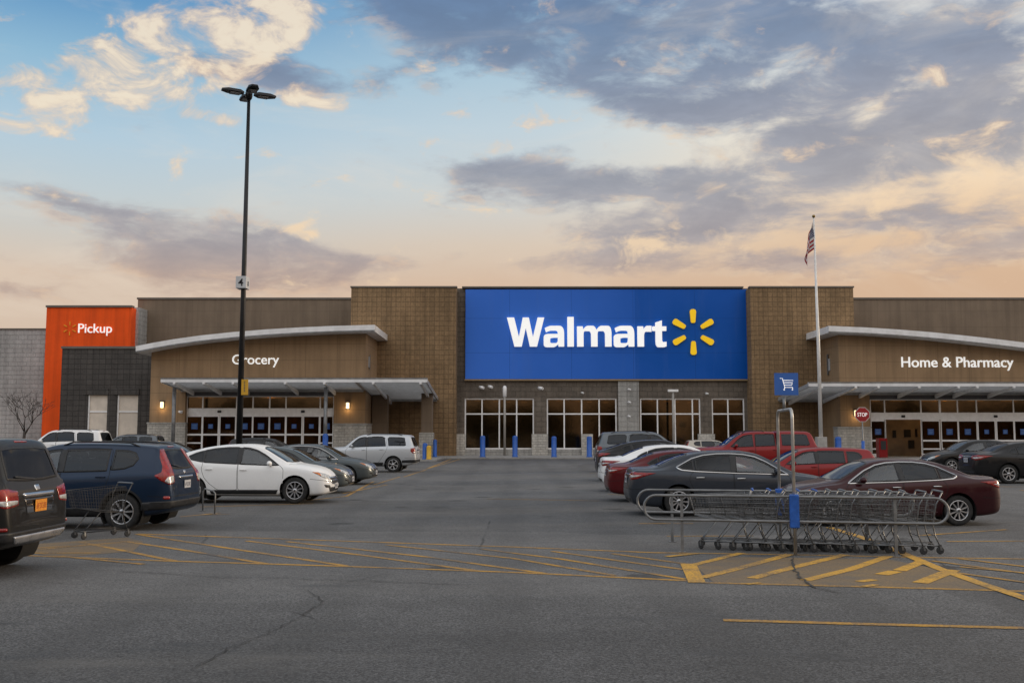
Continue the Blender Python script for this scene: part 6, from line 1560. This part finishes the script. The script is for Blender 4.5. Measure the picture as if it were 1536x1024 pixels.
fo = obj('forest', fm, leafmat()); fo['kind'] = 'stuff'; fo['label'] = 'dark line of bushy trees across the road'; fo['category'] = 'trees'

# ------------------------------------------------------------------ the parked vehicles
def put(typ, name, pnt, px, py, axle, nose, label, turn=0, scale=1, **kw):
    """px, py: where the near-side front ('f') or rear ('r') tyre meets the ground; nose: +1 points right, -1 left"""
    if typ not in TYPES: TYPES[typ] = CarType(SPECS[typ])
    T = TYPES[typ]; g = G(px, py); h = (0 if nose > 0 else math.pi)+R(turn)
    xw = (T.sp['xf'] if axle == 'f' else T.sp['xr'])-T.dx; wy = (T.wy[1] if axle == 'f' else T.wy[0])*(-1 if nose > 0 else 1)
    xw *= scale; wy *= scale
    return place_car(typ, name, pnt, (g.x-(xw*math.cos(h)-wy*math.sin(h)), g.y-(xw*math.sin(h)+wy*math.cos(h))), h, label, 'car', 'cars parked in rows', scale=scale, **kw)
put('wide_lamp_suv', 'parked_suv', 'bronze', -96, 872, 'r', -1, 'dark graphite suv with orange plate, cropped at the left edge', turn=-1, scale=1.05)
put('round_suv', 'parked_suv', 'navy', 185, 795, 'r', -1, 'navy blue suv with tall red tail lamps, tail to the aisle', turn=-4, scale=1.04)
put('fastback', 'parked_car', 'white', 443, 755, 'f', 1, 'white fastback car with amber lamp corners, nose to the aisle', turn=-3)
put('plain_sedan', 'parked_car', 'slate', 478, 740, 'f', 1, 'grey sedan half hidden between the white fastback and dark bumpered sedan', turn=-2, scale=1.03)
put('sedan', 'parked_car', 'slate', 520, 727, 'f', 1, 'slate grey sedan with its nose showing before the silver suv', turn=-3, scale=1.05)
put('tall_suv', 'parked_suv', 'silver', 590, 708, 'r', -1, 'large silver suv parked tail to the aisle near the left entrance', turn=-3, scale=1.0, dark=True)
put('tall_suv', 'parked_suv', 'white', 122, 698.5, 'r', -1, 'white suv parked before the boarded windows', scale=1.14, dark=True)
put('hatchback', 'parked_car', 'white', 172, 693, 'r', -1, 'small white hatchback far off below the left boarded window')
put('tall_suv', 'parked_suv', 'grey', 214, 694, 'r', -1, 'grey suv far off below the right boarded window', scale=.98)
put('plain_sedan', 'parked_car', 'silver', 246, 697, 'f', 1, 'pale silver sedan far off beside the pillar of the left entrance')
put('hatchback', 'parked_car', 'black', 282, 716, 'f', 1, 'dark hatchback just above the navy suv rear window', scale=1.08)
put('round_suv', 'parked_suv', 'black', 432, 703, 'f', 1, 'black suv before the left entrance doors behind the white fastback')
put('sedan', 'parked_car', 'charcoal', 1018, 774, 'r', 1, 'charcoal sedan behind the cart corral, silver trim round its windows', scale=1.05)
put('plain_sedan', 'parked_car', 'darkred', 970, 753, 'r', 1, 'dark red sedan with its tail just beyond the charcoal sedan', scale=1.0)
put('plain_sedan', 'parked_car', 'white', 955, 738, 'r', 1, 'white sedan showing its tail behind the dark red sedan', scale=1.07)
put('fastback', 'parked_car', 'black', 939, 722, 'r', 1, 'black fastback between the white sedan and grey suv', scale=1.03)
put('tall_suv', 'parked_suv', 'grey', 931, 708, 'r', 1, 'grey suv parked tail out before the second window', scale=1.07, dark=True)
put('topper_truck', 'parked_truck', 'red', 1187, 716, 'r', -1, 'bright red crew cab truck with matching canopy over its bed', scale=1.07, dark=True)
put('hatchback', 'parked_car', 'red', 1284, 742, 'r', -1, 'bright red hatchback behind the maroon sedan')
put('sedan', 'parked_car', 'maroon', 1436, 788, 'r', -1, 'maroon sedan parked nose left at the right end of the corral', turn=3, scale=.96)
put('plain_sedan', 'parked_car', 'black', 1427, 710, 'f', -1, 'black sedan facing left before the right entrance doors', scale=1.12)
put('plain_sedan', 'parked_car', 'black', 1512, 725, 'r', 1, 'black sedan cropped at the right edge, tail to the left', scale=1.12)
put('hatchback', 'parked_car', 'beige', 1046, 690, 'r', 1, 'beige car far off before the third window', scale=1.0)
